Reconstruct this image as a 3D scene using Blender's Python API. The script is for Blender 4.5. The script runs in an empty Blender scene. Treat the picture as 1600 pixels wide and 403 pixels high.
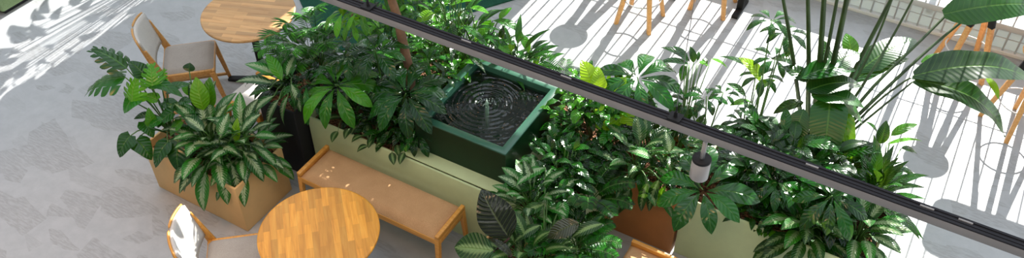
import bpy, math, random
from mathutils import Vector, Matrix
C = bpy.context.scene
col = C.collection
PI = math.pi
random.seed(7)

# ------------------------------------------------------------------ camera
FPX, CX, CY, CAMH = 1400.0, 800.0, 201.5, 5.0
cF = Vector((-0.368883, 0.628745, -0.684547)); cR = Vector((0.864614, 0.502418, -0.004453)); cU = Vector((-0.341129, 0.593511, 0.728955))
camd = bpy.data.cameras.new('camera'); cam = bpy.data.objects.new('camera', camd); col.objects.link(cam)
camd.sensor_width = 36; camd.lens = 36 * FPX / 1600; camd.clip_start = 0.05; camd.clip_end = 300
m3 = Matrix((cR, cU, -cF)).transposed()
cam.matrix_world = Matrix.Translation((0, 0, CAMH)) @ m3.to_4x4()
C.camera = cam

def at(px, py, z):
    """world point at height z that the photograph shows at pixel px, py"""
    D = cF + cR * ((px - CX) / FPX) - cU * ((py - CY) / FPX)
    t = (z - CAMH) / D.z
    return Vector((D.x * t, D.y * t, z))

def at_y(px, py, y):
    """world point on the upright plane y that the photograph shows at pixel px, py"""
    D = cF + cR * ((px - CX) / FPX) - cU * ((py - CY) / FPX)
    t = y / D.y
    return Vector((D.x * t, y, CAMH + D.z * t))

# ------------------------------------------------------------------ world, sun, exposure
C.view_settings.view_transform = 'Standard'; C.view_settings.look = 'None'
C.view_settings.gamma = 1; C.view_settings.use_curve_mapping = False
C.view_settings.exposure = 0.0
w = bpy.data.worlds.new('World'); C.world = w; w.use_nodes = True
wn = w.node_tree; bg = wn.nodes['Background']
# sky: brightest low on the window side, dim behind the camera and overhead
tc = wn.nodes.new('ShaderNodeTexCoord'); dp = wn.nodes.new('ShaderNodeVectorMath'); dp.operation = 'DOT_PRODUCT'
dp.inputs[1].default_value = (0.05, 0.80, 0.50)
wn.links.new(tc.outputs['Generated'], dp.inputs[0])
ad = wn.nodes.new('ShaderNodeMath'); ad.operation = 'MULTIPLY_ADD'; ad.inputs[1].default_value = 0.5; ad.inputs[2].default_value = 0.5
wn.links.new(dp.outputs['Value'], ad.inputs[0])
rmp = wn.nodes.new('ShaderNodeValToRGB'); wn.links.new(ad.outputs[0], rmp.inputs[0])
el = rmp.color_ramp.elements; el.new(0.5); el.new(0.75)
for e_, p_, c_ in zip(el, (0.0, 0.42, 0.72, 1.0), ((0.055, 0.06, 0.066), (0.15, 0.165, 0.185), (0.39, 0.45, 0.52), (0.92, 0.98, 1.05))):
    e_.position = p_; e_.color = (*c_, 1)
wn.links.new(rmp.outputs[0], bg.inputs[0]); bg.inputs[1].default_value = 2.45

SUN_T = 0.57
sund = bpy.data.lights.new('sun', 'SUN'); sun = bpy.data.objects.new('sun', sund); col.objects.link(sun)
sund.energy = 13.5; sund.angle = math.radians(0.35); sund.color = (1.0, 0.965, 0.91)
sun.location = (0, 20, 12)
sun.rotation_euler = Vector((0.0, -1.0, -SUN_T)).to_track_quat('-Z', 'Y').to_euler()

def spot(name, loc, aim, e, colr, ang=1.5, size=0.25):
    d = bpy.data.lights.new(name, 'SPOT'); o = bpy.data.objects.new(name, d); col.objects.link(o)
    d.energy = e; d.color = colr; d.spot_size = ang; d.spot_blend = 0.8; d.shadow_soft_size = size
    o.location = loc; o.rotation_euler = (Vector(aim) - Vector(loc)).to_track_quat('-Z', 'Y').to_euler()
    return o
WARM = (1.0, 0.60, 0.30)
def area(name, loc, aim, sz, e, colr):
    d = bpy.data.lights.new(name, 'AREA'); o = bpy.data.objects.new(name, d); col.objects.link(o)
    d.shape = 'RECTANGLE'; d.size, d.size_y = sz; d.energy = e; d.color = colr
    o.location = loc; o.rotation_euler = (Vector(aim) - Vector(loc)).to_track_quat('-Z', 'Y').to_euler()
area('ceiling_light', (-4.2, 0.4, 5.6), (-4.0, 2.0, 0), (2.5, 0.8), 40, WARM)
spot('ceiling_spot_light', (-4.4, 0.9, 5.3), (-4.5, 1.5, 0), 170, (1.0, 0.42, 0.14), 0.8)
area('ceiling_light', (-0.6, 0.6, 5.9), (-1.6, 3.2, 0), (2.5, 0.8), 46, WARM)

# ------------------------------------------------------------------ materials
def nm(name, base=(0.5, 0.5, 0.5), rough=0.5, metal=0.0, spec=0.5):
    m = bpy.data.materials.new(name); m.use_nodes = True
    b = m.node_tree.nodes['Principled BSDF']
    b.inputs['Base Color'].default_value = (*base, 1); b.inputs['Roughness'].default_value = rough
    b.inputs['Metallic'].default_value = metal; b.inputs['Specular IOR Level'].default_value = spec
    return m
def N(m, t, **kw):
    n = m.node_tree.nodes.new(t)
    for k, v in kw.items(): setattr(n, k, v)
    return n
def L(m, a, b): m.node_tree.links.new(a, b)
def ramp(m, fac, stops, interp='LINEAR'):
    r = N(m, 'ShaderNodeValToRGB'); e = r.color_ramp; e.interpolation = interp
    while len(e.elements) < len(stops): e.elements.new(0.5)
    for k, (p, c) in enumerate(stops):
        e.elements[k].position = p; e.elements[k].color = (*c, 1) if len(c) == 3 else c
    L(m, fac, r.inputs[0]); return r.outputs[0]
def math_(m, op, a, b=None, c=None):
    n = N(m, 'ShaderNodeMath', operation=op)
    for i, v in enumerate((a, b, c)):
        if v is None: continue
        if isinstance(v, (int, float)): n.inputs[i].default_value = v
        else: L(m, v, n.inputs[i])
    return n.outputs[0]
def mixc(m, f, a, b, mode='MIX'):
    n = N(m, 'ShaderNodeMix', data_type='RGBA', blend_type=mode)
    for i, v in ((0, f), (6, a), (7, b)):
        if isinstance(v, (int, float)): n.inputs[i].default_value = v
        elif isinstance(v, tuple): n.inputs[i].default_value = (*v, 1)
        else: L(m, v, n.inputs[i])
    return n.outputs[2]
def noise(m, vec, scale, detail=3, rough=0.5, dist=0):
    n = N(m, 'ShaderNodeTexNoise'); n.inputs['Scale'].default_value = scale; n.inputs['Detail'].default_value = detail
    n.inputs['Roughness'].default_value = rough; n.inputs['Distortion'].default_value = dist
    if vec is not None: L(m, vec, n.inputs['Vector'])
    return n.outputs[0]
def mapping(m, vec, scale=(1, 1, 1), rot=(0, 0, 0), loc=(0, 0, 0)):
    n = N(m, 'ShaderNodeMapping'); n.inputs['Scale'].default_value = scale; n.inputs['Rotation'].default_value = rot; n.inputs['Location'].default_value = loc
    L(m, vec, n.inputs[0]); return n.outputs[0]
def bump(m, h, strength=0.2, dist=0.01):
    n = N(m, 'ShaderNodeBump'); n.inputs['Strength'].default_value = strength; n.inputs['Distance'].default_value = dist
    L(m, h, n.inputs['Height']); L(m, n.outputs[0], m.node_tree.nodes['Principled BSDF'].inputs['Normal'])
def P(m): return m.node_tree.nodes['Principled BSDF']
def objco(m): return N(m, 'ShaderNodeTexCoord').outputs['Object']
def geo(m): return N(m, 'ShaderNodeNewGeometry').outputs['Position']

def mk_floor():
    m = nm('pale_troweled_concrete', rough=0.42)
    p = geo(m)
    warp = N(m, 'ShaderNodeVectorMath', operation='ADD')
    nz = N(m, 'ShaderNodeTexNoise'); nz.inputs['Scale'].default_value = 2.2; L(m, p, nz.inputs['Vector'])
    sc = N(m, 'ShaderNodeVectorMath', operation='SCALE'); sc.inputs['Scale'].default_value = 0.13; L(m, nz.outputs['Color'], sc.inputs[0])
    L(m, p, warp.inputs[0]); L(m, sc.outputs[0], warp.inputs[1])
    def cells(scale, rot, sc3, lo, hi):
        v = N(m, 'ShaderNodeTexVoronoi', feature='F1'); v.inputs['Scale'].default_value = scale; v.inputs['Randomness'].default_value = 1.0
        L(m, mapping(m, warp.outputs[0], sc3, (0, 0, rot)), v.inputs['Vector'])
        s = N(m, 'ShaderNodeSeparateColor'); L(m, v.outputs['Color'], s.inputs[0])
        return ramp(m, s.outputs[0], [(lo, (0, 0, 0)), (hi, (1, 1, 1))])
    c1 = cells(2.6, 0.5, (1, 2.0, 1), 0.70, 0.80); c2 = cells(3.7, -0.7, (1.0, 2.4, 1), 0.76, 0.85)
    mk = math_(m, 'MAXIMUM', c1, c2)
    # each patch breaks up into fine trowel strokes
    st = noise(m, mapping(m, p, (14, 70, 1), (0, 0, 0.5)), 1.0, 4, 0.65)
    stk = ramp(m, st, [(0.40, (0.15,) * 3), (0.6, (1, 1, 1))])
    fine = noise(m, p, 9, 6, 0.65)
    base = ramp(m, fine, [(0.3, (0.385, 0.398, 0.408)), (0.7, (0.45, 0.465, 0.475))])
    mm = math_(m, 'MULTIPLY', math_(m, 'MULTIPLY', mk, stk), 0.72)
    colr = mixc(m, mm, base, (0.30, 0.30, 0.30))
    L(m, colr, P(m).inputs['Base Color'])
    L(m, ramp(m, fine, [(0.3, (0.36,) * 3), (0.7, (0.55,) * 3)]), P(m).inputs['Roughness'])
    bump(m, st, 0.05, 0.003)
    return m
def mk_wood(name, c0, c1, c2, scale=(3, 60, 60), stripes=None, rough=0.42):
    m = nm(name, rough=rough)
    o = objco(m)
    g = noise(m, mapping(m, o, scale), 1.0, 5, 0.6, 0.4)
    base = ramp(m, g, [(0.25, c0), (0.5, c1), (0.78, c2)])
    if stripes:
        # butcher-block staves: brick pattern gives every stave a tone of its own
        b = N(m, 'ShaderNodeTexBrick'); b.offset = 0.37; b.offset_frequency = 2
        b.inputs['Color1'].default_value = (0.72, 0.72, 0.72, 1); b.inputs['Color2'].default_value = (1.14, 1.14, 1.12, 1)
        b.inputs['Mortar'].default_value = (0.8, 0.8, 0.8, 1); b.inputs['Scale'].default_value = 1.0
        b.inputs['Mortar Size'].default_value = 0.0007; b.inputs['Bias'].default_value = 0.0
        b.inputs['Brick Width'].default_value = stripes[0]; b.inputs['Row Height'].default_value = stripes[1]
        L(m, o, b.inputs['Vector'])
        base = mixc(m, 1.0, base, b.outputs['Color'], 'MULTIPLY')
    L(m, base, P(m).inputs['Base Color'])
    bump(m, g, 0.06, 0.002)
    return m
def mk_fabric(name, c0, c1, scale=260):
    m = nm(name, rough=0.9, spec=0.2)
    o = objco(m)
    n1 = noise(m, mapping(m, o, (1, 6, 1)), scale, 2); n2 = noise(m, mapping(m, o, (6, 1, 1)), scale, 2)
    s = math_(m, 'MULTIPLY', math_(m, 'ADD', n1, n2), 0.5)
    n3 = noise(m, o, 9, 3)
    s2 = math_(m, 'ADD', s, math_(m, 'MULTIPLY', math_(m, 'SUBTRACT', n3, 0.5), 0.12))
    L(m, ramp(m, s2, [(0.38, c0), (0.6, c1)]), P(m).inputs['Base Color'])
    bump(m, s, 0.25, 0.002)
    return m
def mk_paint(name, c, rough=0.5, var=0.06, bs=0.02, spec=0.5):
    m = nm(name, c, rough, spec=spec)
    n = noise(m, objco(m), 7, 5, 0.6)
    lo = tuple(x * (1 - var) for x in c); hi = tuple(min(1, x * (1 + var)) for x in c)
    L(m, ramp(m, n, [(0.3, lo), (0.7, hi)]), P(m).inputs['Base Color'])
    if bs: bump(m, noise(m, objco(m), 120, 2), bs, 0.002)
    return m
def mk_bark_mulch():
    m = nm('bark_mulch', rough=0.9, spec=0.2)
    v = N(m, 'ShaderNodeTexVoronoi'); v.inputs['Scale'].default_value = 55; L(m, mapping(m, objco(m), (1, 1.8, 1), (0, 0, 0.6)), v.inputs['Vector'])
    s = N(m, 'ShaderNodeSeparateColor'); L(m, v.outputs['Color'], s.inputs[0])
    L(m, ramp(m, s.outputs[0], [(0.0, (0.05, 0.022, 0.012)), (0.45, (0.22, 0.10, 0.05)), (1.0, (0.42, 0.22, 0.12))]), P(m).inputs['Base Color'])
    bump(m, v.outputs['Distance'], 1.0, 0.02)
    return m

def leaf_mat(name, dark, light, mid=(0.25, 0.42, 0.1), veins=0.35, nv=9, vari=None, varicol=(0.5, 0.6, 0.42), rough=0.28, trans=0.22, tcol=(0.28, 0.55, 0.03), slope=0.55, back=None, bmp=0.6):
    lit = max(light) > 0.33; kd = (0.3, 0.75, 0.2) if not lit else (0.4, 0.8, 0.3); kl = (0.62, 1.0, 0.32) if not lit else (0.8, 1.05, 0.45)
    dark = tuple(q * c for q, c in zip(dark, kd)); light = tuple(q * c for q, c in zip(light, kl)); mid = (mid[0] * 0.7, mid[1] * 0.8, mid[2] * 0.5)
    m = nm(name, rough=rough * 0.85, spec=0.5)
    uv = N(m, 'ShaderNodeUVMap'); uv.uv_map = 'UVMap'; s = N(m, 'ShaderNodeSeparateXYZ'); L(m, uv.outputs[0], s.inputs[0])
    rd = N(m, 'ShaderNodeUVMap'); rd.uv_map = 'rnd'; rs = N(m, 'ShaderNodeSeparateXYZ'); L(m, rd.outputs[0], rs.inputs[0])
    u = math_(m, 'MULTIPLY', math_(m, 'ABSOLUTE', math_(m, 'SUBTRACT', s.outputs[0], 0.5)), 2.0)
    t = s.outputs[1]
    comb = N(m, 'ShaderNodeCombineXYZ'); L(m, math_(m, 'MULTIPLY', s.outputs[0], 2.2), comb.inputs[0])
    L(m, math_(m, 'SUBTRACT', math_(m, 'MULTIPLY', t, nv), math_(m, 'MULTIPLY', u, slope * nv * 0.35)), comb.inputs[1]); L(m, math_(m, 'MULTIPLY', rs.outputs[0], 40), comb.inputs[2])
    nz = noise(m, comb.outputs[0], 1.6, 3, 0.6)
    f = math_(m, 'ADD', math_(m, 'MULTIPLY', rs.outputs[0], 0.8), math_(m, 'MULTIPLY', nz, 0.3))
    base = ramp(m, f, [(0.25, tuple(q * 0.8 for q in dark)), (0.65, tuple(0.6 * p_ + 0.4 * q_ for p_, q_ in zip(dark, light))), (1.0, light)])
    ph = math_(m, 'FRACT', math_(m, 'SUBTRACT', math_(m, 'MULTIPLY', t, nv), math_(m, 'MULTIPLY', u, slope * nv * 0.35)))
    tri = math_(m, 'ABSOLUTE', math_(m, 'SUBTRACT', ph, 0.5))
    vein = ramp(m, tri, [(0.40, (0, 0, 0)), (0.5, (1, 1, 1))])
    if vari:
        lo, hi, k = vari
        e = math_(m, 'SUBTRACT', math_(m, 'ADD', u, math_(m, 'MULTIPLY', nz, k)), math_(m, 'MULTIPLY', tri, k * 0.7))
        mask = ramp(m, e, [(lo, (1, 1, 1)), (hi, (0, 0, 0))])
        base = mixc(m, mask, base, varicol)
    base = mixc(m, math_(m, 'MULTIPLY', vein, veins), base, mid)
    mr = ramp(m, u, [(0.0, (1, 1, 1)), (0.075, (0, 0, 0))])
    base = mixc(m, math_(m, 'MULTIPLY', mr, 0.8), base, mid)
    if back:
        g = N(m, 'ShaderNodeNewGeometry'); base = mixc(m, g.outputs['Backfacing'], base, back)
    L(m, base, P(m).inputs['Base Color'])
    hh = math_(m, 'SUBTRACT', math_(m, 'MULTIPLY', tri, 1.0), math_(m, 'MULTIPLY', mr, 0.6))
    bump(m, hh, bmp, 0.008)
    tr = N(m, 'ShaderNodeBsdfTranslucent'); mx = N(m, 'ShaderNodeMixShader'); mx.inputs[0].default_value = trans
    L(m, mixc(m, 0.6, base, tuple(q * (0.85 if trans > 0.25 else 0.45) for q in tcol)), tr.inputs[0])
    out = m.node_tree.nodes['Material Output']
    L(m, P(m).outputs[0], mx.inputs[1]); L(m, tr.outputs[0], mx.inputs[2]); L(m, mx.outputs[0], out.inputs[0])
    return m

M = {}
M['opal'] = nm('frosted_glass', (0.75, 0.77, 0.77), 0.5)
_t = N(M['opal'], 'ShaderNodeBsdfTranslucent'); _t.inputs[0].default_value = (0.40, 0.43, 0.42, 1)
_x = N(M['opal'], 'ShaderNodeMixShader'); _x.inputs[0].default_value = 0.5
L(M['opal'], P(M['opal']).outputs[0], _x.inputs[1]); L(M['opal'], _t.outputs[0], _x.inputs[2]); L(M['opal'], _x.outputs[0], M['opal'].node_tree.nodes['Material Output'].inputs[0])
M['floor'] = mk_floor()
M['oak'] = mk_wood('oak_frame', (0.42, 0.20, 0.055), (0.56, 0.29, 0.085), (0.66, 0.37, 0.13))
M['oak_warm'] = mk_wood('honey_oak_frame', (0.50, 0.21, 0.035), (0.64, 0.29, 0.05), (0.74, 0.38, 0.09))
M['top_pale'] = mk_wood('pale_oak_staves', (0.50, 0.25, 0.085), (0.63, 0.36, 0.15), (0.70, 0.44, 0.20), (4, 45, 10), (0.26, 0.042), 0.4)
M['top_warm_lit'] = mk_wood('warm_lit_oak_staves', (0.56, 0.21, 0.012), (0.74, 0.31, 0.026), (0.84, 0.42, 0.06), (4, 45, 10), (0.2, 0.042), 0.33)  # same oak staves, warm front light put into a more golden tone
M['stool_wood'] = mk_wood('beech_legs', (0.62, 0.28, 0.08), (0.76, 0.38, 0.13), (0.84, 0.48, 0.2))
M['seat_grey'] = mk_fabric('grey_beige_weave', (0.27, 0.245, 0.22), (0.44, 0.405, 0.365))
M['back_grey'] = mk_fabric('pale_grey_weave', (0.47, 0.45, 0.42), (0.64, 0.62, 0.58))
M['seat_brown'] = mk_fabric('tan_wool', (0.34, 0.18, 0.075), (0.64, 0.38, 0.19))
M['tan'] = mk_paint('sand_painted_metal', (0.74, 0.46, 0.19), 0.55, 0.05, 0.02, 0.25)
M['brown'] = mk_paint('shaded_sand_and_brown_metal', (0.40, 0.15, 0.035), 0.55, 0.08)  # planter's sand colour darkened to carry its shade; sofa board shares this brown
M['sage'] = mk_paint('sage_painted_metal', (0.55, 0.63, 0.34), 0.5, 0.05, 0.02, 0.3)
M['green'] = mk_paint('bottle_green_lacquer', (0.0012, 0.026, 0.006), 0.4, 0.1, 0.02, 0.3)
M['green_rim'] = mk_paint('sky_lightened_green_rim', (0.035, 0.12, 0.075), 0.25, 0.06, 0)  # rim lacquer lightened, the reflected sky put into its colour
M['black'] = mk_paint('black_planter_coat', (0.006, 0.007, 0.009), 0.6, 0.1)
M['black_metal'] = mk_paint('black_powder_coat', (0.008, 0.008, 0.009), 0.6, 0.1, 0, 0.3)
M['rail_side'] = mk_paint('anodised_grey', (0.24, 0.235, 0.235), 0.5, 0.04, 0)
M['rail_dark'] = mk_paint('anthracite_track', (0.022, 0.023, 0.028), 0.7, 0.08, 0, 0.15)
M['silver'] = mk_paint('brushed_silver', (0.36, 0.345, 0.335), 0.35, 0.04, 0)
M['ring'] = mk_paint('pale_steel', (0.6, 0.6, 0.6), 0.3, 0.02, 0)
M['white'] = mk_paint('white_painted_wall', (0.74, 0.745, 0.74), 0.6, 0.02)
M['sill'] = mk_paint('light_grey_sill', (0.5, 0.52, 0.52), 0.35, 0.03, 0)
M['bars'] = mk_paint('grey_steel_bars', (0.6, 0.61, 0.61), 0.4, 0.03, 0)
M['mulch'] = mk_bark_mulch()
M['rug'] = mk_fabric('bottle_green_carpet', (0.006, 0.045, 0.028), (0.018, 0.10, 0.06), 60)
M['sofa'] = mk_fabric('sage_velvet', (0.16, 0.24, 0.11), (0.24, 0.33, 0.17), 120)
M['trunk'] = mk_paint('brown_bark', (0.22, 0.12, 0.065), 0.85, 0.45, 0.6)
M['stem'] = mk_paint('green_stem', (0.07, 0.17, 0.03), 0.45, 0.25, 0)
M['stem_dark'] = mk_paint('dark_green_stalk', (0.045, 0.085, 0.02), 0.4, 0.4, 0)
M['stem_red'] = mk_paint('burgundy_stalk', (0.06, 0.02, 0.02), 0.4, 0.2, 0)
M['terrace'] = mk_paint('terrace_paving', (0.55, 0.55, 0.53), 0.8, 0.1)

M['mon'] = leaf_mat('monstera_leaf', (0.008, 0.075, 0.012), (0.035, 0.22, 0.025), (0.11, 0.28, 0.06), 0.25, 7)
M['lime'] = leaf_mat('lime_leaf', (0.30, 0.50, 0.012), (0.55, 0.66, 0.03), (0.45, 0.66, 0.12), 0.25, 9, trans=0.4, tcol=(0.6, 0.85, 0.02))
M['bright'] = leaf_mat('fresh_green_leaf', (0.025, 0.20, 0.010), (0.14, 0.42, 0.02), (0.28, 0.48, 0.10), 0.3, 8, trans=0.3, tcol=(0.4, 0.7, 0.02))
M['aglo'] = leaf_mat('silver_variegated_leaf', (0.008, 0.085, 0.014), (0.03, 0.22, 0.025), (0.16, 0.36, 0.09), 0.3, 11, (0.50, 0.80, 0.95), (0.40, 0.52, 0.30), 0.4)
M['aglo_dark'] = leaf_mat('striped_variegated_leaf', (0.008, 0.065, 0.012), (0.03, 0.16, 0.02), (0.13, 0.26, 0.07), 0.35, 10, (0.42, 0.62, 0.75), (0.20, 0.29, 0.13), 0.35)
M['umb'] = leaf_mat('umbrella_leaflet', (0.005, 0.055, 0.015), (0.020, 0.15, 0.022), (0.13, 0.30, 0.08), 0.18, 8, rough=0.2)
M['umb_lit'] = leaf_mat('sunlit_umbrella_leaflet', (0.025, 0.20, 0.010), (0.11, 0.38, 0.018), (0.30, 0.50, 0.12), 0.2, 8, rough=0.22, trans=0.3, tcol=(0.45, 0.7, 0.02))  # lighter copy of the umbrella leaflet, sunlight put into the green
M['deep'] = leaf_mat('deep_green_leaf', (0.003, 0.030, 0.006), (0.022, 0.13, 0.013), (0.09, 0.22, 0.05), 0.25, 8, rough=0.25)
M['palm'] = leaf_mat('palm_leaflet', (0.02, 0.15, 0.015), (0.09, 0.34, 0.03), (0.10, 0.28, 0.05), 0.1, 4, trans=0.25)
M['bird'] = leaf_mat('banana_like_leaf', (0.010, 0.055, 0.020), (0.025, 0.13, 0.025), (0.14, 0.28, 0.06), 0.3, 20, slope=0.25, rough=0.34, trans=0.14, bmp=0.25)
M['burg'] = leaf_mat('burgundy_leaf', (0.022, 0.018, 0.018), (0.05, 0.035, 0.03), (0.16, 0.17, 0.10), 0.55, 12, rough=0.16, trans=0.05, tcol=(0.4, 0.35, 0.02))
M['cala'] = leaf_mat('banded_leaf', (0.008, 0.055, 0.015), (0.02, 0.10, 0.02), (0.30, 0.42, 0.16), 0.6, 11, (0.28, 0.5, 0.3), (0.22, 0.34, 0.12), 0.4)
M['peace'] = leaf_mat('lance_leaf', (0.010, 0.060, 0.018), (0.035, 0.16, 0.03), (0.15, 0.32, 0.07), 0.2, 12, rough=0.22)

# ------------------------------------------------------------------ mesh accumulator
class MB:
    def __init__(s): s.v = []; s.f = []; s.uv = []; s.r = []; s.mi = []
    def add(s, vs, fs, uvs=None, rnd=0.5, mi=0):
        o = len(s.v); s.v += [tuple(p) for p in vs]
        for f in fs:
            s.f.append([o + i for i in f]); s.mi.append(mi)
            s.uv.append([uvs[i] for i in f] if uvs else [(0.25, 0.5)] * len(f)); s.r.append(rnd)
        return s
    def box(s, x0, x1, y0, y1, z0, z1, mat=None):
        vs = [Vector((x, y, z)) for z in (z0, z1) for y in (y0, y1) for x in (x0, x1)]
        if mat: vs = [mat @ p for p in vs]
        return s.add(vs, [(0, 2, 3, 1), (4, 5, 7, 6), (0, 1, 5, 4), (2, 6, 7, 3), (0, 4, 6, 2), (1, 3, 7, 5)])
    def prism(s, poly, z0, z1):
        n = len(poly); vs = [(x, y, z0) for x, y in poly] + [(x, y, z1) for x, y in poly]
        fs = [tuple(range(n - 1, -1, -1)), tuple(range(n, 2 * n))] + [(i, (i + 1) % n, n + (i + 1) % n, n + i) for i in range(n)]
        return s.add(vs, fs)
    def tube(s, pts, rad, n=8, cap=True):
        pts = [Vector(p) for p in pts]; k = len(pts)
        rr = rad if isinstance(rad, (list, tuple)) else [rad] * k
        vs = []; ref = None
        for i, p in enumerate(pts):
            d = (pts[min(i + 1, k - 1)] - pts[max(i - 1, 0)]).normalized()
            if ref is None: ref = Vector((0, 0, 1)) if abs(d.z) < 0.9 else Vector((1, 0, 0))
            a = d.cross(ref).normalized(); b = d.cross(a).normalized(); ref = -b if False else ref
            for j in range(n):
                t = 2 * PI * j / n; vs.append(p + (a * math.cos(t) + b * math.sin(t)) * rr[i])
        fs = [(i * n + j, i * n + (j + 1) % n, (i + 1) * n + (j + 1) % n, (i + 1) * n + j) for i in range(k - 1) for j in range(n)]
        if cap: fs += [tuple(range(n - 1, -1, -1)), tuple(range((k - 1) * n, k * n))]
        return s.add(vs, fs)
    def ring(s, c, R, r, n=40, k=8):
        vs = []; fs = []
        for i in range(n):
            a = 2 * PI * i / n
            for j in range(k):
                b = 2 * PI * j / k; q = R + r * math.cos(b)
                vs.append((c[0] + q * math.cos(a), c[1] + q * math.sin(a), c[2] + r * math.sin(b)))
        for i in range(n):
            for j in range(k):
                fs.append((i * k + j, ((i + 1) % n) * k + j, ((i + 1) % n) * k + (j + 1) % k, i * k + (j + 1) % k))
        return s.add(vs, fs)
    def lathe(s, prof, c=(0, 0, 0), n=48):
        vs = [(c[0] + r * math.cos(2 * PI * j / n), c[1] + r * math.sin(2 * PI * j / n), c[2] + z) for r, z in prof for j in range(n)]
        k = len(prof)
        fs = [(i * n + j, i * n + (j + 1) % n, (i + 1) * n + (j + 1) % n, (i + 1) * n + j) for i in range(k - 1) for j in range(n)]
        fs += [tuple(range(n - 1, -1, -1)), tuple(range((k - 1) * n, k * n))]
        return s.add(vs, fs)
    # ---- leaves
    def grid(s, rows, rnd, uvs):
        """rows: list of equally long vertex lists"""
        w = len(rows[0]); vs = [p for r in rows for p in r]; uu = [q for r in uvs for q in r]
        fs = [(i * w + j, i * w + j + 1, (i + 1) * w + j + 1, (i + 1) * w + j) for i in range(len(rows) - 1) for j in range(w - 1)]
        return s.add(vs, fs, uu, rnd)
    def leaf(s, base, tip, width, shape='oval', up=(0, 0, 1), arch=0.12, fold=0.2, wav=0.0, nt=9, rnd=None, split=None, roll=0.0):
        base = Vector(base); tip = Vector(tip); A = tip - base; Ln = A.length
        if Ln < 1e-4: return s
        d = A / Ln; up = Vector(up)
        S = d.cross(up)
        if S.length < 0.05: S = d.cross(Vector((0.3, 1, 0.1)))
        S.normalize(); Nn = S.cross(d).normalized()
        if roll:
            S, Nn = S * math.cos(roll) + Nn * math.sin(roll), Nn * math.cos(roll) - S * math.sin(roll)
        rnd = random.random() if rnd is None else rnd
        vv = (-1, -0.55, 0, 0.55, 1)
        rows = []; uvs = []; ph = random.random() * 6
        for i in range(nt + 1):
            t = i / nt
            if shape == 'oval': wd = (math.sin(PI * min(1, t ** 0.85 * 1.0)) ** 0.75) * (1 - 0.15 * t)
            elif shape == 'lance': wd = math.sin(PI * t ** 0.7) ** 0.95
            elif shape == 'obov': wd = math.sin(PI * t ** 1.35) ** 0.8
            elif shape == 'heart': wd = (1 - t) ** 0.62 * min(1, (t + 0.03) * 5) ** 0.45 * 1.15
            elif shape == 'strap': wd = min(1, t * 6) ** 0.7 * (1 - t ** 3) ** 0.8
            elif shape == 'paddle': wd = min(1, (t + 0.02) * 5) ** 0.6 * (1 - t ** 3.2) ** 0.75
            else: wd = math.sin(PI * t)
            wd = max(wd, 0.02) * width * 0.5
            mid = base + A * t + Nn * (arch * Ln * 4 * t * (1 - t))
            row = []; uvr = []
            for v in vv:
                back = 0
                if shape == 'heart' and t < 0.12: back = -0.10 * Ln * abs(v) * (1 - t / 0.12)
                z = fold * wd * abs(v) + (wav * width * math.sin(t * 17 + ph + v * 1.5) * abs(v) if wav else 0) - 0.12 * wd * v * v * (1 if fold > 0 else -1)
                row.append(mid + S * (wd * v) + Nn * z + d * back); uvr.append((0.5 + 0.5 * v, t))
            rows.append(row); uvs.append(uvr)
        return s.grid(rows, rnd, uvs)
    def monstera(s, base, tip, width, up=(0, 0, 1), lobes=5, rnd=None, arch=0.1, cup=-0.25):
        """heart-shaped blade cut into curved lobes on both sides, with holes beside the midrib"""
        base = Vector(base); tip = Vector(tip); A = tip - base; Ln = A.length; d = A / Ln
        S = d.cross(Vector(up)).normalized(); Nn = S.cross(d).normalized(); rnd = random.random() if rnd is None else rnd
        def W(t): return width * 0.5 * (1.12 * (1 - t) ** 0.55 * min(1, (t + 0.08) * 4) ** 0.5)
        def pt(t, v, w):   # v lateral metres fraction
            sweep = 0.10 + 0.16 * v
            return base + d * (Ln * (t + sweep * v * 0.6 * (1 - 0.4 * t))) + Nn * (arch * Ln * 4 * t * (1 - t) + cup * w * v * v) + S * (w * v)
        for sd in (-1, 1):
            rows = []; uvs = []
            for i in range(lobes * 2 + 1):
                t = i / (lobes * 2); w = W(min(t, 0.97))
                rows.append([(lambda q: base + (q - base))(pt(t, 0, w))] + [self_mirror(pt(t, v, w), base, S, sd) for v in (0.26, 0.5)])
                uvs.append([(0.5, t), (0.63, t), (0.75, t)])
            if sd > 0: s.grid(rows, rnd, uvs)
            else: s.grid([r[::-1] for r in rows], rnd, [u[::-1] for u in uvs])
            for k in range(lobes):
                t0 = (k + 0.02) / lobes; t1 = (k + 0.98) / lobes
                rows = []; uvs = []
                for v in (0.5, 0.64, 0.8, 0.93, 1.0):
                    sh = {0.5: 0, 0.64: 0.05, 0.8: 0.08, 0.93: 0.16, 1.0: 0.34}[v] * (t1 - t0)
                    a, b = t0 + sh, t1 - sh * 0.8
                    r = [self_mirror(pt(q, v, W(min(0.96, (t0 + t1) / 2))), base, S, sd) for q in (a, (a + b) / 2, b)]
                    rows.append(r); uvs.append([(0.5 + 0.5 * v, q) for q in (a, (a + b) / 2, b)])
                if sd < 0: rows = [r[::-1] for r in rows]; uvs = [u[::-1] for u in uvs]
                s.grid([r[::-1] for r in rows], rnd, [u[::-1] for u in uvs])
        return s
    def build(s, name, mat, parent=None, smooth=True):
        me = bpy.data.meshes.new(name); me.from_pydata(s.v, [], s.f)
        u = me.uv_layers.new(name='UVMap'); r = me.uv_layers.new(name='rnd')
        k = 0
        for fi, f in enumerate(s.f):
            for j in range(len(f)):
                u.data[k].uv = s.uv[fi][j]; r.data[k].uv = (s.r[fi], 0); k += 1
        for m in (mat if isinstance(mat, (list, tuple)) else [mat]): me.materials.append(m)
        if smooth: me.polygons.foreach_set('use_smooth', [True] * len(me.polygons))
        me.polygons.foreach_set('material_index', s.mi)
        me.update()
        o = bpy.data.objects.new(name, me); col.objects.link(o)
        if parent:
            o.parent = parent
            o.matrix_parent_inverse = Matrix.Translation(-parent.location) if not parent.rotation_euler.z else parent.matrix_basis.inverted()
        return o
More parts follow.
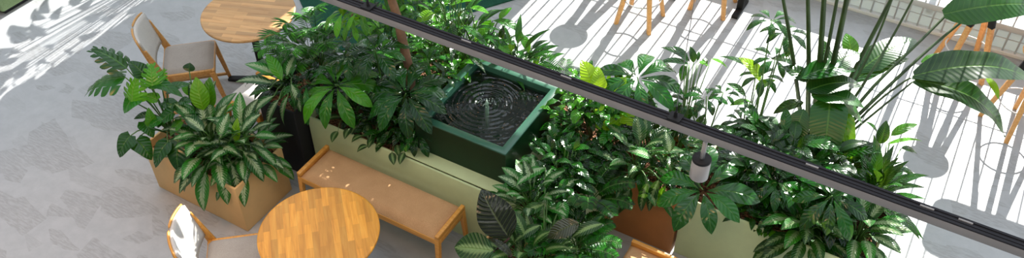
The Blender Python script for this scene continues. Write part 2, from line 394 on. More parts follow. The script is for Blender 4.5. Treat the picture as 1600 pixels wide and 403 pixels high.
def self_mirror(p, base, S, sd):
    return p if sd > 0 else p - S * (2 * (p - base).dot(S))
def bevel(o, w=0.006, n=2):
    b = o.modifiers.new('bevel', 'BEVEL'); b.width = w; b.segments = n; b.limit_method = 'ANGLE'; b.angle_limit = math.radians(40)
    for p in o.data.polygons: p.use_smooth = True
    b.harden_normals = False
    return o
def tag(o, label=None, cat=None, group=None, kind=None):
    if label: o['label'] = label
    if cat: o['category'] = cat
    if group: o['group'] = group
    if kind: o['kind'] = kind
    return o
def empty(name, loc=(0, 0, 0), rz=0):
    o = bpy.data.objects.new(name, None); col.objects.link(o); o.location = loc; o.rotation_euler = (0, 0, rz); o.empty_display_size = 0.1
    return o
def local(parent, o):      # o was built in the parent's own coordinates
    o.parent = parent; o.matrix_parent_inverse = Matrix.Identity(4); return o
def copy_tree(o, parent=None):
    c = o.copy(); col.objects.link(c)
    if parent: c.parent = parent
    for ch in list(o.children): copy_tree(ch, c)
    return c
def struct(o, label):
    return tag(o, label, None, None, 'structure')

# ------------------------------------------------------------------ the setting
struct(MB().box(-12, 6, -6, 7.62, -0.1, 0).build('floor', M['floor'], smooth=False), 'pale troweled concrete floor with darker trowel patches')
struct(MB().box(-40, 40, 7.95, 40, -0.3, -0.05).build('ground', M['terrace'], smooth=False), 'bright paving outside the window')
# wall with the windows; a solid pier stands between the far-left opening and the long window
wall = MB()
WY0, WY1, WT = 7.74, 7.95, 7.0
def wbox(x0, x1, z0, z1): wall.box(x0, x1, WY0, WY1, z0, z1)
wbox(-12, -3.45, -0.1, 0.27)
wbox(-12, -10.2, 0.27, WT)
# pier x -6.6 .. -3.45 with two unseen slots added to throw sun on chair back and stool
wbox(-6.6, -4.56, 0.27, WT); wbox(-4.56, -4.28, 0.27, 2.66); wbox(-4.56, -4.28, 3.0, WT); wbox(-4.28, -3.84, 0.27, WT)
wbox(-3.84, -3.45, 0.27, 3.66); wbox(-3.84, -3.45, 4.22, WT)
wbox(-3.45, 6, 3.3, WT); wbox(-10.2, -6.6, 4.6, WT)
struct(wall.build('wall_back', M['white'], smooth=False), 'white window wall')
struct(MB().box(-12.2, -12, -6, 7.95, -0.1, WT).build('wall_left', M['white'], smooth=False), 'white side wall')
struct(MB().box(-12, 6, -6, 0.25, 3.2, 3.4).build('added_gallery_slab', M['white'], smooth=False), 'unseen gallery floor, added to block sky over the front floor')  # unseen slab added to keep sky light off the front floor
# long window: sill ledge, base panel, bars, mullions
struct(bevel(MB().box(-3.45, 6, 7.60, 7.74, 0.24, 0.30).build('trim_1', M['sill'], smooth=False), 0.008), 'pale grey window ledge')
struct(MB().box(-3.45, 6, 7.66, 7.67, 0.0, 0.24).build('trim_2', M['opal'], smooth=False), 'frosted glass panel below the window ledge')
struct(bevel(MB().box(-3.45, 6, 7.60, 7.655, 0.0, 0.035).build('baseboard_back', M['white'], smooth=False), 0.004), 'white baseboard under the window')
b = MB()
x = -3.40
while x < 5.9:
    b.tube([(x, 7.62, 0.0), (x, 7.62, 3.3)], 0.0085, 6); x += 0.105
struct(b.build('window_1', M['bars'], smooth=True), 'row of thin upright steel bars in front of the window')
b = MB()
for z in (0.15, 0.62): b.tube([(-3.45, 7.632, z), (6, 7.632, z)], 0.005, 6)
struct(b.build('trim_3', M['bars']), 'thin level wires across the bars')
b = MB()
for k in range(-1, 6):
    xx = -1.47 + 1.38 * k
    if xx < 5.9: b.box(xx - 0.03, xx + 0.03, 7.76, 7.86, 0.27, 3.3)
b.box(-3.45, 6, 7.76, 7.86, 3.2, 3.3)
struct(b.build('window_2', M['sill'], smooth=False), 'grey mullions of the long window')
# dark green carpet in the shade
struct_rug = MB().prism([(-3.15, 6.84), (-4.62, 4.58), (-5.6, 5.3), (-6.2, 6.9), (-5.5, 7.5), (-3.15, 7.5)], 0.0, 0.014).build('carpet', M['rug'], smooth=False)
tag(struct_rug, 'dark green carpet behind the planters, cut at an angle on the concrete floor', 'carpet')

# ------------------------------------------------------------------ planters
def planter(name, label, x0, x1, y0, y1, h, mat, soil=True, group=None, wall_t=0.018):
    r = empty('planter', ((x0 + x1) / 2, (y0 + y1) / 2, 0)); tag(r, label, 'planter', group)
    b = MB(); t = wall_t
    # open box with thickness
    o = [(x0, y0), (x1, y0), (x1, y1), (x0, y1)]; i = [(x0 + t, y0 + t), (x1 - t, y0 + t), (x1 - t, y1 - t), (x0 + t, y1 - t)]
    vs = [(*p, 0) for p in o] + [(*p, h) for p in o] + [(*p, h) for p in i] + [(*p, 0.05) for p in i]
    fs = [(3, 2, 1, 0)]
    for k in range(4):
        n = (k + 1) % 4
        fs += [(k, n, 4 + n, 4 + k), (4 + k, 4 + n, 8 + n, 8 + k), (8 + k, 8 + n, 12 + n, 12 + k)]
    fs.append((12, 13, 14, 15))
    b.add(vs, fs); bevel(b.build('planter_box', mat, r, smooth=False), 0.006)
    if soil:
        s = MB(); nx = max(4, int((x1 - x0) / 0.05)); ny = max(4, int((y1 - y0) / 0.05)); rows = []; uv = []
        for a in range(nx + 1):
            rows.append([Vector((x0 + t + (x1 - x0 - 2 * t) * a / nx, y0 + t + (y1 - y0 - 2 * t) * c / ny, h - 0.06 + random.uniform(-0.012, 0.012))) for c in range(ny + 1)]); uv.append([(0, 0)] * (ny + 1))
        s.grid([q[::-1] for q in rows], 0.5, uv); s.build('bark_mulch', M['mulch'], r)
    return r
planter('p', 'sand coloured box planter left of the bench, holding monstera and silver leaves', -4.71, -3.81, 2.69, 3.18, 0.45, M['tan'])
planter('p', 'tall black planter in the dark gap left of the bench', -4.13, -3.785, 3.34, 4.0, 0.66, M['black'])
long_planter = planter('p', 'long sage green planter running behind the bench and under the fountain', -3.765, -1.66, 3.44, 4.035, 0.57, M['sage'])
planter('p', 'sage green planter behind the palm tree trunk, hidden under foliage', -3.6, -1.62, 4.06, 4.66, 0.57, M['sage'])
planter('p', 'sand planter darkened to a shaded brown, wedged between the two sage green planters', -1.60, -1.075, 4.035, 4.63, 0.55, M['brown'])
planter('p', 'sage green planter on the right with the bird of paradise', -1.06, 0.17, 4.06, 4.67, 0.57, M['sage'])
planter('p', 'sand coloured box planter at the bottom centre with the burgundy leaves', -2.08, -1.36, 2.86, 3.32, 0.45, M['tan'])

# ------------------------------------------------------------------ fountain
bevel(MB().box(-2.98, -1.98, 3.46, 4.02, 0.571, 0.583).build('lid', M['sage'], long_planter, smooth=False), 0.003)
fx0, fx1, fy0, fy1, fz0, fz1 = -2.86, -2.14, 3.56, 4.34, 0.584, 0.87
fr = empty('water_fountain', ((fx0 + fx1) / 2, (fy0 + fy1) / 2, fz0)); tag(fr, 'square dark green water basin with a small jet, set among the plants', 'fountain')
b = MB(); t = 0.055
o4 = [(fx0, fy0), (fx1, fy0), (fx1, fy1), (fx0, fy1)]; i4 = [(fx0 + t, fy0 + t), (fx1 - t, fy0 + t), (fx1 - t, fy1 - t), (fx0 + t, fy1 - t)]
vs = [(*p, fz0) for p in o4] + [(*p, fz1 - 0.012) for p in o4]
b.add(vs, [(3, 2, 1, 0)] + [(k, (k + 1) % 4, 4 + (k + 1) % 4, 4 + k) for k in range(4)])
b.build('basin', M['green'], fr, smooth=False)
b = MB(); vs = [(*p, fz1 - 0.012) for p in o4] + [(*p, fz1) for p in o4] + [(*p, fz1) for p in i4] + [(*p, fz1 - 0.11) for p in i4]
fs = []
for k in range(4):
    n = (k + 1) % 4; fs += [(k, n, 4 + n, 4 + k), (4 + k, 4 + n, 8 + n, 8 + k), (8 + k, 8 + n, 12 + n, 12 + k)]
b.add(vs, fs); bevel(b.build('rim', M['green_rim'], fr, smooth=False), 0.004)
# rippling water: concentric waves as real geometry
wat = nm('dark_water', (0.001, 0.004, 0.003), 0.02, 0.0, 0.9)
_tp = N(wat, 'ShaderNodeBsdfTransparent'); _tp.inputs[0].default_value = (0.75, 0.95, 0.85, 1); _mx = N(wat, 'ShaderNodeMixShader'); _mx.inputs[0].default_value = 0.45
L(wat, P(wat).outputs[0], _mx.inputs[1]); L(wat, _tp.outputs[0], _mx.inputs[2]); L(wat, _mx.outputs[0], wat.node_tree.nodes['Material Output'].inputs[0])
bump(wat, noise(wat, geo(wat), 13, 2, 0.5), 0.18, 0.05)
cx, cy = -2.54, 3.98
b = MB(); e_ = 0.002; i5 = [(i4[0][0] + e_, i4[0][1] + e_), (i4[1][0] - e_, i4[1][1] + e_), (i4[2][0] - e_, i4[2][1] - e_), (i4[3][0] + e_, i4[3][1] - e_)]
b.add([(*p, 0.80) for p in i5] + [(*p, 0.59) for p in i5], [(k, (k + 1) % 4, 4 + (k + 1) % 4, 4 + k) for k in range(4)] + [(4, 5, 6, 7)]); b.build('basin_liner', M['black'], fr, smooth=False)
MB().tube([(cx, cy, 0.592), (cx, cy, 0.822)], 0.013, 12).build('nozzle_pipe', nm('pale_green_pipe', (0.55, 0.75, 0.5), 0.4), fr)
b = MB(); rows = []; uv = []; n = 150
for i in range(n + 1):
    r = []
    for j in range(n + 1):
        X = i4[0][0] + (i4[1][0] - i4[0][0]) * i / n; Y = i4[0][1] + (i4[2][1] - i4[0][1]) * j / n
        d = math.hypot(X - cx, Y - cy)
        z = fz1 - 0.05 + 0.0042 * math.sin(d * 2 * PI / 0.040) * math.exp(-d * 4.0) + 0.0012 * math.sin(X * 37 + Y * 21) + 0.0010 * math.sin(Y * 51 - X * 13)
        r.append(Vector((X, Y, z)))
    rows.append(r[::-1]); uv.append([(0, 0)] * (n + 1))
b.grid(rows, 0.5, uv); b.build('water', wat, fr)
jet = nm('jet_water', (0.45, 0.6, 0.5), 0.15, 0, 0.8)
b = MB(); b.tube([(cx, cy, 0.80), (cx, cy, 0.835), (cx, cy, 0.85)], [0.012, 0.008, 0.004], 10)
for k in range(26):
    a = random.random() * 2 * PI; rr = random.uniform(0.015, 0.07); q = Vector((cx + rr * math.cos(a), cy + rr * math.sin(a), fz1 - 0.05 + random.uniform(0, 0.05)))
    b.lathe([(0.0006, -0.004), (0.0035, 0), (0.0006, 0.004)], q, 6)
b.build('water_jet', jet, fr)

# ------------------------------------------------------------------ benches
def bench(label, x0, x1, y0, y1, cushion='seat_brown', h=0.45):
    cx_, cy_ = (x0 + x1) / 2, (y0 + y1) / 2; hx, hy = (x1 - x0) / 2, (y1 - y0) / 2
    r = empty('bench', (cx_, cy_, 0)); tag(r, label, 'bench')
    def add(name, mb, mat, bw=0.005):
        o = mb.build(name, mat, None, smooth=False); local(r, o); bevel(o, bw); return o
    b = MB(); w_ = 0.03
    long_x = hx > hy
    # frame rails below the cushion
    b.box(-hx, hx, -hy, -hy + w_, h - 0.085, h - 0.035); b.box(-hx, hx, hy - w_, hy, h - 0.085, h - 0.035)
    b.box(-hx, -hx + w_, -hy + w_, hy - w_, h - 0.085, h - 0.035); b.box(hx - w_, hx, -hy + w_, hy - w_, h - 0.085, h - 0.035)
    add('seat_frame', b, M['oak_warm'], 0.004)
    for q_ in (-1, 1):
        b = MB()
        if long_x: b.box(q_ * hx - (w_ if q_ > 0 else 0), q_ * hx + (0 if q_ > 0 else w_), -hy, hy, h - 0.034, h + 0.004)
        else: b.box(-hx, hx, q_ * hy - (w_ if q_ > 0 else 0), q_ * hy + (0 if q_ > 0 else w_), h - 0.034, h + 0.004)
        add('end_strip', b, M['oak_warm'], 0.004)
    b = MB(); nx, ny = 24, 10; rows = []; uv = []
    ex, ey = (hx - (w_ if long_x else 0.004), hy - (0.004 if long_x else w_))
    for i in range(nx + 1):
        row = []
        for j in range(ny + 1):
            u_, v_ = 2 * i / nx - 1, 2 * j / ny - 1
            e = max(0, 1 - abs(u_) ** 14) ** 0.4 * max(0, 1 - abs(v_) ** 7) ** 0.4
            row.append(Vector((u_ * ex, v_ * ey, h - 0.034 + 0.05 * e)))
        rows.append(row[::-1]); uv.append([(0, 0)] * (ny + 1))
    b.grid(rows, 0.5, uv); o = b.build('seat_cushion', M[cushion], None); local(r, o)
    for sx_ in (-1, 1):
        for sy_ in (-1, 1):
            b = MB(); X, Y = sx_ * (hx - 0.018), sy_ * (hy - 0.018); sp = 0.035
            if long_x: top = (X, Y); bot = (X + sx_ * 0.01, Y + sy_ * sp)
            else: top = (X, Y); bot = (X + sx_ * 0.01, Y + sy_ * sp)
            q = 0.018; q2 = 0.012
            vs = [(bot[0] + a * q2, bot[1] + c * q2, 0) for a, c in ((-1, -1), (1, -1), (1, 1), (-1, 1))] + [(top[0] + a * q, top[1] + c * q, h - 0.036) for a, c in ((-1, -1), (1, -1), (1, 1), (-1, 1))]
            b.add(vs, [(3, 2, 1, 0), (4, 5, 6, 7)] + [(k, (k + 1) % 4, 4 + (k + 1) % 4, 4 + k) for k in range(4)])
            add('leg', b, M['oak_warm'], 0.003)
    return r
bench('oak bench with tan cushion in front of the long sage green planter', -3.545, -2.345, 3.03, 3.36)
bench('end of an oak bench with tan cushion below the brown planter', -1.235, -0.905, 2.40, 3.665)

# ------------------------------------------------------------------ round tables
def round_table(label, c, top_mat, rz, R=0.377, h=0.74):
    r = empty('round_table', (*c, 0), rz); tag(r, label, 'table')
    def add(name, mb, mat, sm=True):
        o = mb.build(name, mat, None, smooth=sm); return local(r, o)
    b = MB(); b.lathe([(R - 0.012, h - 0.028), (R - 0.003, h - 0.024), (R, h - 0.014), (R, h - 0.006), (R - 0.005, h - 0.001), (R - 0.012, h)], n=96)
    o = add('tabletop', b, top_mat); o.data.polygons[-1].use_smooth = False; o.data.polygons[-2].use_smooth = False
    b = MB(); b.tube([(0, 0, 0.02), (0, 0, h - 0.03)], 0.03, 16); b.lathe([(0.13, h - 0.034), (0.13, h - 0.029)], n=24); add('column', b, M['black_metal'])
    for k in range(4):
        a = k * PI / 2; mt = Matrix.Rotation(a, 4, 'Z')
        b = MB(); vs = [Vector(p) for p in ((0.0, -0.035, 0), (0.33, -0.028, 0), (0.33, 0.028, 0), (0.0, 0.035, 0), (0.0, -0.035, 0.05), (0.33, -0.028, 0.022), (0.33, 0.028, 0.022), (0.0, 0.035, 0.05))]
        b.add([mt @ v for v in vs], [(3, 2, 1, 0), (4, 5, 6, 7), (0, 1, 5, 4), (1, 2, 6, 5), (2, 3, 7, 6), (3, 0, 4, 7)]); bevel(add('foot', b, M['black_metal'], False), 0.005)
    return r
round_table('round pale oak table at the top left by the two grey chairs', (-4.834, 4.038), M['top_pale'], math.radians(22))
round_table('round oak table with warm light in its golden colour, at the bottom in front of the bench', (-2.87, 2.515), M['top_warm_lit'], math.radians(-46))

# ------------------------------------------------------------------ chairs (front is local +y)
def make_chair(label, loc, rz, wood):
    r = empty('dining_chair', (*loc, 0), rz); tag(r, label, 'chair')
    def add(name, mb, mat, sm=False, bw=0.004):
        o = mb.build(name, mat, None, smooth=sm); local(r, o)
        if bw: bevel(o, bw)
        return o
    W = 0.205; F = 0.205
    # cushion with soft edges
    b = MB(); n = 14; rows = []; uv = []
    for i in range(n + 1):
        row = []
        for j in range(n + 1):
            u_, v_ = 2 * i / n - 1, 2 * j / n - 1
            e = max(0, 1 - abs(u_) ** 9) ** 0.4 * max(0, 1 - abs(v_) ** 9) ** 0.4
            row.append(Vector((u_ * (W - 0.012), v_ * (F - 0.004), 0.418 + 0.034 * e)))
        rows.append(row[::-1]); uv.append([(0, 0)] * (n + 1))
    b.grid(rows, 0.5, uv); add('seat', b, M['seat_grey'], True, 0)
    b = MB(); b.box(-W, W, -F, -F + 0.025, 0.375, 0.42); b.box(-W, W, F - 0.025, F, 0.375, 0.42); b.box(-W, -W + 0.022, -F + 0.025, F - 0.025, 0.375, 0.425); b.box(W - 0.022, W, -F + 0.025, F - 0.025, 0.375, 0.425)
    b.box(-W + 0.02, W - 0.02, -F + 0.02, F - 0.02, 0.405, 0.419)
    add('seat_frame', b, wood)
    def bar(p0, p1, a, c, z=None):
        b = MB(); p0 = Vector(p0); p1 = Vector(p1)
        vs = [p0 + Vector((i * a[0], j * a[1], 0)) for i, j in ((-1, -1), (1, -1), (1, 1), (-1, 1))] + [p1 + Vector((i * c[0], j * c[1], 0)) for i, j in ((-1, -1), (1, -1), (1, 1), (-1, 1))]
        b.add(vs, [(3, 2, 1, 0), (4, 5, 6, 7)] + [(k, (k + 1) % 4, 4 + (k + 1) % 4, 4 + k) for k in range(4)]); return b
    for s_ in (-1, 1):
        add('leg', bar((s_ * 0.212, F + 0.035, 0), (s_ * (W - 0.005), F - 0.02, 0.40), (0.011, 0.014), (0.013, 0.022)), wood)
        add('leg', bar((s_ * 0.212, -F - 0.05, 0), (s_ * (W - 0.005), -F + 0.015, 0.40), (0.011, 0.014), (0.013, 0.024)), wood)
        add('stretcher', MB().box(s_ * 0.212 - 0.01, s_ * 0.212 + 0.01, -F - 0.03, F + 0.02, 0.035, 0.06), wood)
        # rear post rises and leans back, wide where it meets the seat
        add('back_post', bar((s_ * (W + 0.004), -F + 0.03, 0.385), (s_ * (W + 0.002), -F - 0.055, 0.70), (0.009, 0.032), (0.008, 0.014)), wood)
    # curved upholstered back
    b = MB(); rows = []; uv = []; k = 14
    prof = [(0.0, 0.0)]
    def bp(u_, q, off):     # u across, q 0..1 up
        y0 = -F - 0.012 - 0.06 * q - 0.05 * (1 - u_ * u_) * (0.55 + 0.45 * q); z0 = 0.475 + 0.30 * q + 0.012 * (1 - u_ * u_)
        return Vector((u_ * (W - 0.002), y0 + off, z0))
    vs = []; fs = []; m_ = 8
    for side, off in ((0, 0.011), (1, -0.011)):
        for i in range(k + 1):
            for j in range(m_ + 1):
                vs.append(bp(2 * i / k - 1, j / m_, off))
    def id_(s0, i, j): return s0 * (k + 1) * (m_ + 1) + i * (m_ + 1) + j
    for i in range(k):
        for j in range(m_):
            fs.append((id_(0, i, j), id_(0, i, j + 1), id_(0, i + 1, j + 1), id_(0, i + 1, j))); fs.append((id_(1, i, j), id_(1, i + 1, j), id_(1, i + 1, j + 1), id_(1, i, j + 1)))
        fs.append((id_(0, i, 0), id_(0, i + 1, 0), id_(1, i + 1, 0), id_(1, i, 0))); fs.append((id_(0, i, m_), id_(1, i, m_), id_(1, i + 1, m_), id_(0, i + 1, m_)))
    for j in range(m_):
        fs.append((id_(0, 0, j), id_(1, 0, j), id_(1, 0, j + 1), id_(0, 0, j + 1))); fs.append((id_(0, k, j), id_(0, k, j + 1), id_(1, k, j + 1), id_(1, k, j)))
    b.add(vs, fs); add('backrest', b, M['back_grey'], True, 0)
    # thin wooden shell rim around the back
    b = MB()
    path = [bp(-1, q / 6, -0.014) + Vector((-0.006, 0, 0)) for q in range(0, 7)] + [bp(2 * i / 14 - 1, 1, -0.014) + Vector((0, 0, 0.004)) for i in range(1, 14)] + [bp(1, q / 6, -0.014) + Vector((0.006, 0, 0)) for q in range(6, -1, -1)]
    b.tube(path, 0.0085, 8); add('back_rim', b, wood, True, 0)
    return r
make_chair('grey chair with oak frame left of the pale round table', (-5.18, 3.62), math.radians(-47), M['oak'])
make_chair('grey chair with oak frame half under the golden round table, back in the sun', (-3.385, 2.255), math.radians(-50), M['oak_warm'])
bench('low cushioned stool in the sun between pale table and black planter', -4.56, -4.19, 3.36, 3.76, cushion='back_grey', h=0.44)

# ------------------------------------------------------------------ sofa corner
r = empty('sofa', (-8.2, 4.6, 0)); tag(r, 'sage green sofa, only its corner showing at the top left', 'sofa')
bevel(MB().box(-9.1, -7.66, 3.58, 5.8, 0.0, 0.04).build('plinth', M['black'], r, smooth=False), 0.005)
bevel(MB().box(-9.1, -7.62, 3.54, 5.8, 0.04, 0.42).build('seat_cushion', M['sofa'], r, smooth=False), 0.03, 4)
bevel(MB().box(-9.1, -7.68, 3.38, 3.52, 0.0, 0.10).build('front_board', M['brown'], r, smooth=False), 0.006)

# ------------------------------------------------------------------ bar tables and stools
def bar_table(label, x0, x1):
    r = empty('bar_table', ((x0 + x1) / 2, 7.06, 0)); tag(r, label, 'table')
    y0, y1 = 6.80, 7.38; c = 0.12; poly = []
    for (X, Y, a0) in ((x1 - c, y0 + c, -90), (x1 - c, y1 - c, 0), (x0 + c, y1 - c, 90), (x0 + c, y0 + c, 180)):
        for k in range(7): a = math.radians(a0 + 15 * k); poly.append((X + c * math.cos(a), Y + c * math.sin(a)))
    bevel(MB().prism(poly, 1.03, 1.06).build('tabletop', M['stool_wood'], r, smooth=False), 0.004)
    for X in (x0 + 0.45, x1 - 0.25):
        b = MB(); b.box(X - 0.03, X + 0.03, 6.93, 7.25, 0.0, 0.03); b.box(X - 0.03, X + 0.03, 7.06, 7.12, 0.03, 1.03); bevel(b.build('leg', M['black_metal'], r, smooth=False), 0.004)
    return r
bar_table('high bar table by the window, its foot showing at the top centre', -2.72, -1.40)
bar_table('high bar table by the window at the top right', 0.44, 2.2)
def make_stool(label, loc, rz, group=None):
    r = empty('bar_stool', (*loc, 0), rz); tag(r, label, 'stool', group)
    def add(name, mb, mat, sm=True, bw=0):
        o = mb.build(name, mat, None, smooth=sm); local(r, o)
        if bw: bevel(o, bw)
        return o
    add('seat', MB().lathe([(0.15, 0.72), (0.168, 0.727), (0.172, 0.738), (0.168, 0.748), (0.15, 0.752)], n=48), M['stool_wood'])
    add('foot_ring', MB().ring((0, 0, 0.25), 0.172, 0.006, 48, 8), M['ring'])
    for k in range(4):
        a = PI / 4 + k * PI / 2; e = Vector((math.cos(a), math.sin(a), 0)); f = Vector((-e.y, e.x, 0))
        def seg(r0, z0, r1, z1, w0, w1, name, mat):
            b = MB(); vs = []
            for (rr, zz, ww) in ((r0, z0, w0), (r1, z1, w1)):
                for i, j in ((-1, -1), (1, -1), (1, 1), (-1, 1)): vs.append(e * (rr + i * ww) + f * (j * ww) + Vector((0, 0, zz)))
            b.add(vs, [(3, 2, 1, 0), (4, 5, 6, 7)] + [(q, (q + 1) % 4, 4 + (q + 1) % 4, 4 + q) for q in range(4)])
            return add(name, b, mat, False, 0.002)
        leg = seg(0.235, 0.0, 0.115, 0.55, 0.017, 0.021, 'leg', M['stool_wood'])
        br = seg(0.118, 0.53, 0.085, 0.70, 0.023, 0.023, 'leg_bracket', M['black_metal'])
        hub = seg(0.085, 0.695, 0.0, 0.722, 0.016, 0.016, 'bracket_arm', M['black_metal'])
    return r
make_stool('wooden stool at the top centre with its four feet in the sun', (-2.41, 6.48), 0)
make_stool('wooden stool at the top, just right of the first stool', (-1.90, 7.03), 0)
make_stool('wooden stool behind the first one, mostly out of the picture at the top', (-2.87, 7.22), 0)
make_stool('wooden stool with black brackets behind the big hanging leaves at the top right', (0.30, 7.18), math.radians(20))
make_stool('wooden stool at the right edge below the black bracketed stool', (0.81, 6.66), math.radians(45))

# ------------------------------------------------------------------ track rail with pendant lamp
RZ, RY = 2.80, 2.362
rr = empty('track_rail', (-0.9, RY, RZ)); tag(rr, 'long grey and black lighting track running diagonally above the plants', 'lighting track')
bevel(MB().box(-4.2, 2.2, RY - 0.021, RY + 0.021, RZ - 0.036, RZ - 0.002).build('rail_body', M['rail_side'], rr, smooth=False), 0.002)
b = MB(); b.box(-4.2, 2.2, RY - 0.021, RY - 0.012, RZ - 0.002, RZ + 0.004); b.box(-4.2, 2.2, RY + 0.012, RY + 0.021, RZ - 0.002, RZ + 0.004); b.box(-4.2, 2.2, RY - 0.004, RY + 0.004, RZ - 0.002, RZ + 0.002)
b.box(-4.2, 2.2, RY - 0.0115, RY + 0.0115, RZ - 0.0015, RZ - 0.0005)
b.build('top_channel', M['rail_dark'], rr, smooth=False)
for xx in (-3.46, -2.08, -0.70, 0.68):
    b = MB(); b.box(xx - 0.024, xx + 0.024, RY - 0.023, RY + 0.023, RZ + 0.004, RZ + 0.012); b.tube([(xx, RY, RZ + 0.01), (xx, RY, RZ + 0.035)], [0.008, 0.006], 10)
    b.tube([(xx, RY, RZ + 0.035), (xx, RY, RZ + 0.06)], 0.003, 8)
    g = b.build('rail_clamp', M['black_metal'], rr, smooth=False)
    wv = MB().tube([(xx, RY, RZ + 0.05), (xx, RY, 6.1)], 0.0016, 6).build('suspension_wire', M['silver'], rr)
for xx in (-1.6, -1.15, -0.2, 0.18, 0.3):
    MB().box(xx - 0.022, xx + 0.022, RY + 0.004, RY + 0.010, RZ + 0.0, RZ + 0.006).build('clip', M['rail_side'], rr, smooth=False)
lx = -0.575
lr = empty('track_spotlight', (lx, RY, RZ - 0.04)); tag(lr, 'small silver cylinder spotlight with black top hanging from the track', 'lamp')
MB().tube([(lx, RY, RZ - 0.037), (lx, RY, 2.655)], 0.009, 12).build('stem', M['silver'], lr)
b = MB(); b.lathe([(0.0335, 0.0), (0.0355, 0.003), (0.0355, 0.086), (0.034, 0.088)], (lx, RY, 2.564), 40); b.build('housing', M['silver'], lr)
b = MB(); b.lathe([(0.034, 0.0), (0.036, 0.001), (0.036, 0.009), (0.034, 0.012)], (lx, RY, 2.650), 40); b.build('cap', M['black_metal'], lr)
spot('track_spotlight_beam', (lx, RY, 2.54), (lx + 0.1, RY + 1.4, 0.5), 14, WARM, 1.2, 0.03)

# ================================================================== PLANTS
def V(*a): return Vector(a)
def arc(p0, p1, rise=0.1, n=5):
    p0 = Vector(p0); p1 = Vector(p1); out = []
    for i in range(n + 1):
        t = i / n; q = p0.lerp(p1, t); q.z += rise * 4 * t * (1 - t) * 0.6 + rise * math.sin(PI * t) * 0.4; out.append(q)
    return out
GA = 2.39996
SEED = [100]
def reseed(): SEED[0] += 1; random.seed(SEED[0])
def plant(name, label, cat, root, group=None):
    reseed(); r = empty(name, root); tag(r, label, cat, group); return r
def rosette_mb(root, n, Ll, Lw, H=(0.15, 0.4), R=(0.03, 0.25), shape='oval', droop=(0.5, -0.5), az0=0, azr=None, wav=0.0, fold=0.2, arch=0.12, jit=0.15, fo=None, st=None, sr=0.004):
    """leaves on petioles around root; inner leaves stand, outer ones hang"""
    fo = fo or MB(); st = st or MB(); root = Vector(root)
    for i in range(n):
        q = (i + 0.5) / n; a = i * GA + az0 + random.uniform(-0.2, 0.2)
        if azr: a = az0 + (random.random() * 2 - 1) * azr
        rad = R[0] + (R[1] - R[0]) * q ** 0.6 + random.uniform(-1, 1) * jit * 0.12
        h = H[1] + (H[0] - H[1]) * q + random.uniform(-1, 1) * jit * 0.25
        e = V(math.cos(a), math.sin(a), 0)
        base = root + e * rad + V(0, 0, h)
        el = droop[0] + (droop[1] - droop[0]) * q + random.uniform(-jit, jit)
        a2 = a + random.uniform(-0.35, 0.35); ln = Ll * random.uniform(0.78, 1.12)
        d = V(math.cos(a2) * math.cos(el), math.sin(a2) * math.cos(el), math.sin(el))
        st.tube(arc(root + e * 0.01, base, 0.05), [sr * 1.2] * 3 + [sr] * 3, 5)
        if shape == 'monstera': fo.monstera(base, base + d * ln, Lw * ln / Ll, arch=arch)
        else: fo.leaf(base, base + d * ln, Lw * random.uniform(0.85, 1.1) * ln / Ll, shape, arch=arch, fold=fold, wav=wav)
    return fo, st
def rosette(name, label, cat, root, mat, n, Ll, Lw, group=None, stem='stem', **kw):
    r = plant(name, label, cat, root, group)
    fo, st = rosette_mb(root, n, Ll, Lw, **kw)
    fo.build('foliage', M[mat], r); st.build('stems', M[stem], r)
    return r
def thicket(name, label, x0, x1, y0, y1, z0, z1, mats, n, Ln=0.15, W=0.07, shape='oval', dens=1.7, wav=0.02, over=0.06):
    """bushy plant: leaves all through a rounded volume, pointing outwards and drooping"""
    c = V((x0 + x1) / 2, (y0 + y1) / 2, z0)
    r = plant(name, label, 'plant', c); st = MB(); fos = [MB() for _ in mats]
    for i in range(n):
        u_, v_ = random.uniform(-1, 1), random.uniform(-1, 1); q = random.random() ** 0.55
        top = z0 + (z1 - z0) * (1 - 0.55 * max(abs(u_), abs(v_)) ** 2.5)
        p = V(c.x + u_ * ((x1 - x0) / 2 + over * q), c.y + v_ * ((y1 - y0) / 2 + over * q), z0 + (top - z0) * q)
        a = math.atan2(v_ + random.uniform(-.7, .7), u_ + random.uniform(-.7, .7)); el = random.gauss(0.05, 0.38)
        ln = Ln * random.uniform(0.6, 1.15); d = V(math.cos(a) * math.cos(el), math.sin(a) * math.cos(el), math.sin(el))
        k = random.choices(range(len(mats)), [3] + [1] * (len(mats) - 1))[0]
        fos[k].leaf(p, p + d * ln, W * ln / Ln * random.uniform(0.85, 1.2), shape, arch=0.16, fold=0.22, wav=wav, nt=7)
        if i % 3 == 0: st.tube([V(c.x + u_ * (x1 - x0) * 0.3, c.y + v_ * (y1 - y0) * 0.3, z0 - 0.03), p], [0.004, 0.0025], 4)
    for k, f_ in enumerate(fos): f_.build('foliage', M[mats[k]], r)
    st.build('stems', M['stem'], r); return r
def whorl(mb, c, n, Ln, W, droop=-0.35, tilt=(0, 0), a0=0, shape='obov', arch=0.2, span=2 * PI, fold=0.12, sizes=None):
    """leaflets spreading like umbrella spokes from one point"""
    c = Vector(c)
    T = Matrix.Rotation(tilt[0], 3, 'X') @ Matrix.Rotation(tilt[1], 3, 'Y')
    for i in range(n):
        a = a0 + span * i / n + random.uniform(-0.1, 0.1); dr = droop + random.uniform(-0.12, 0.12)
        d = T @ V(math.cos(a) * math.cos(dr), math.sin(a) * math.cos(dr), math.sin(dr))
        l = Ln * (sizes[i % len(sizes)] if sizes else random.uniform(0.8, 1.08))
        b = c + d * 0.03
        mb.leaf(b, b + d * l, W * l / Ln * random.uniform(0.95, 1.15), shape, up=T @ V(0, 0, 1), arch=arch * random.uniform(0.7, 1.2), fold=fold, wav=0.02, nt=12)
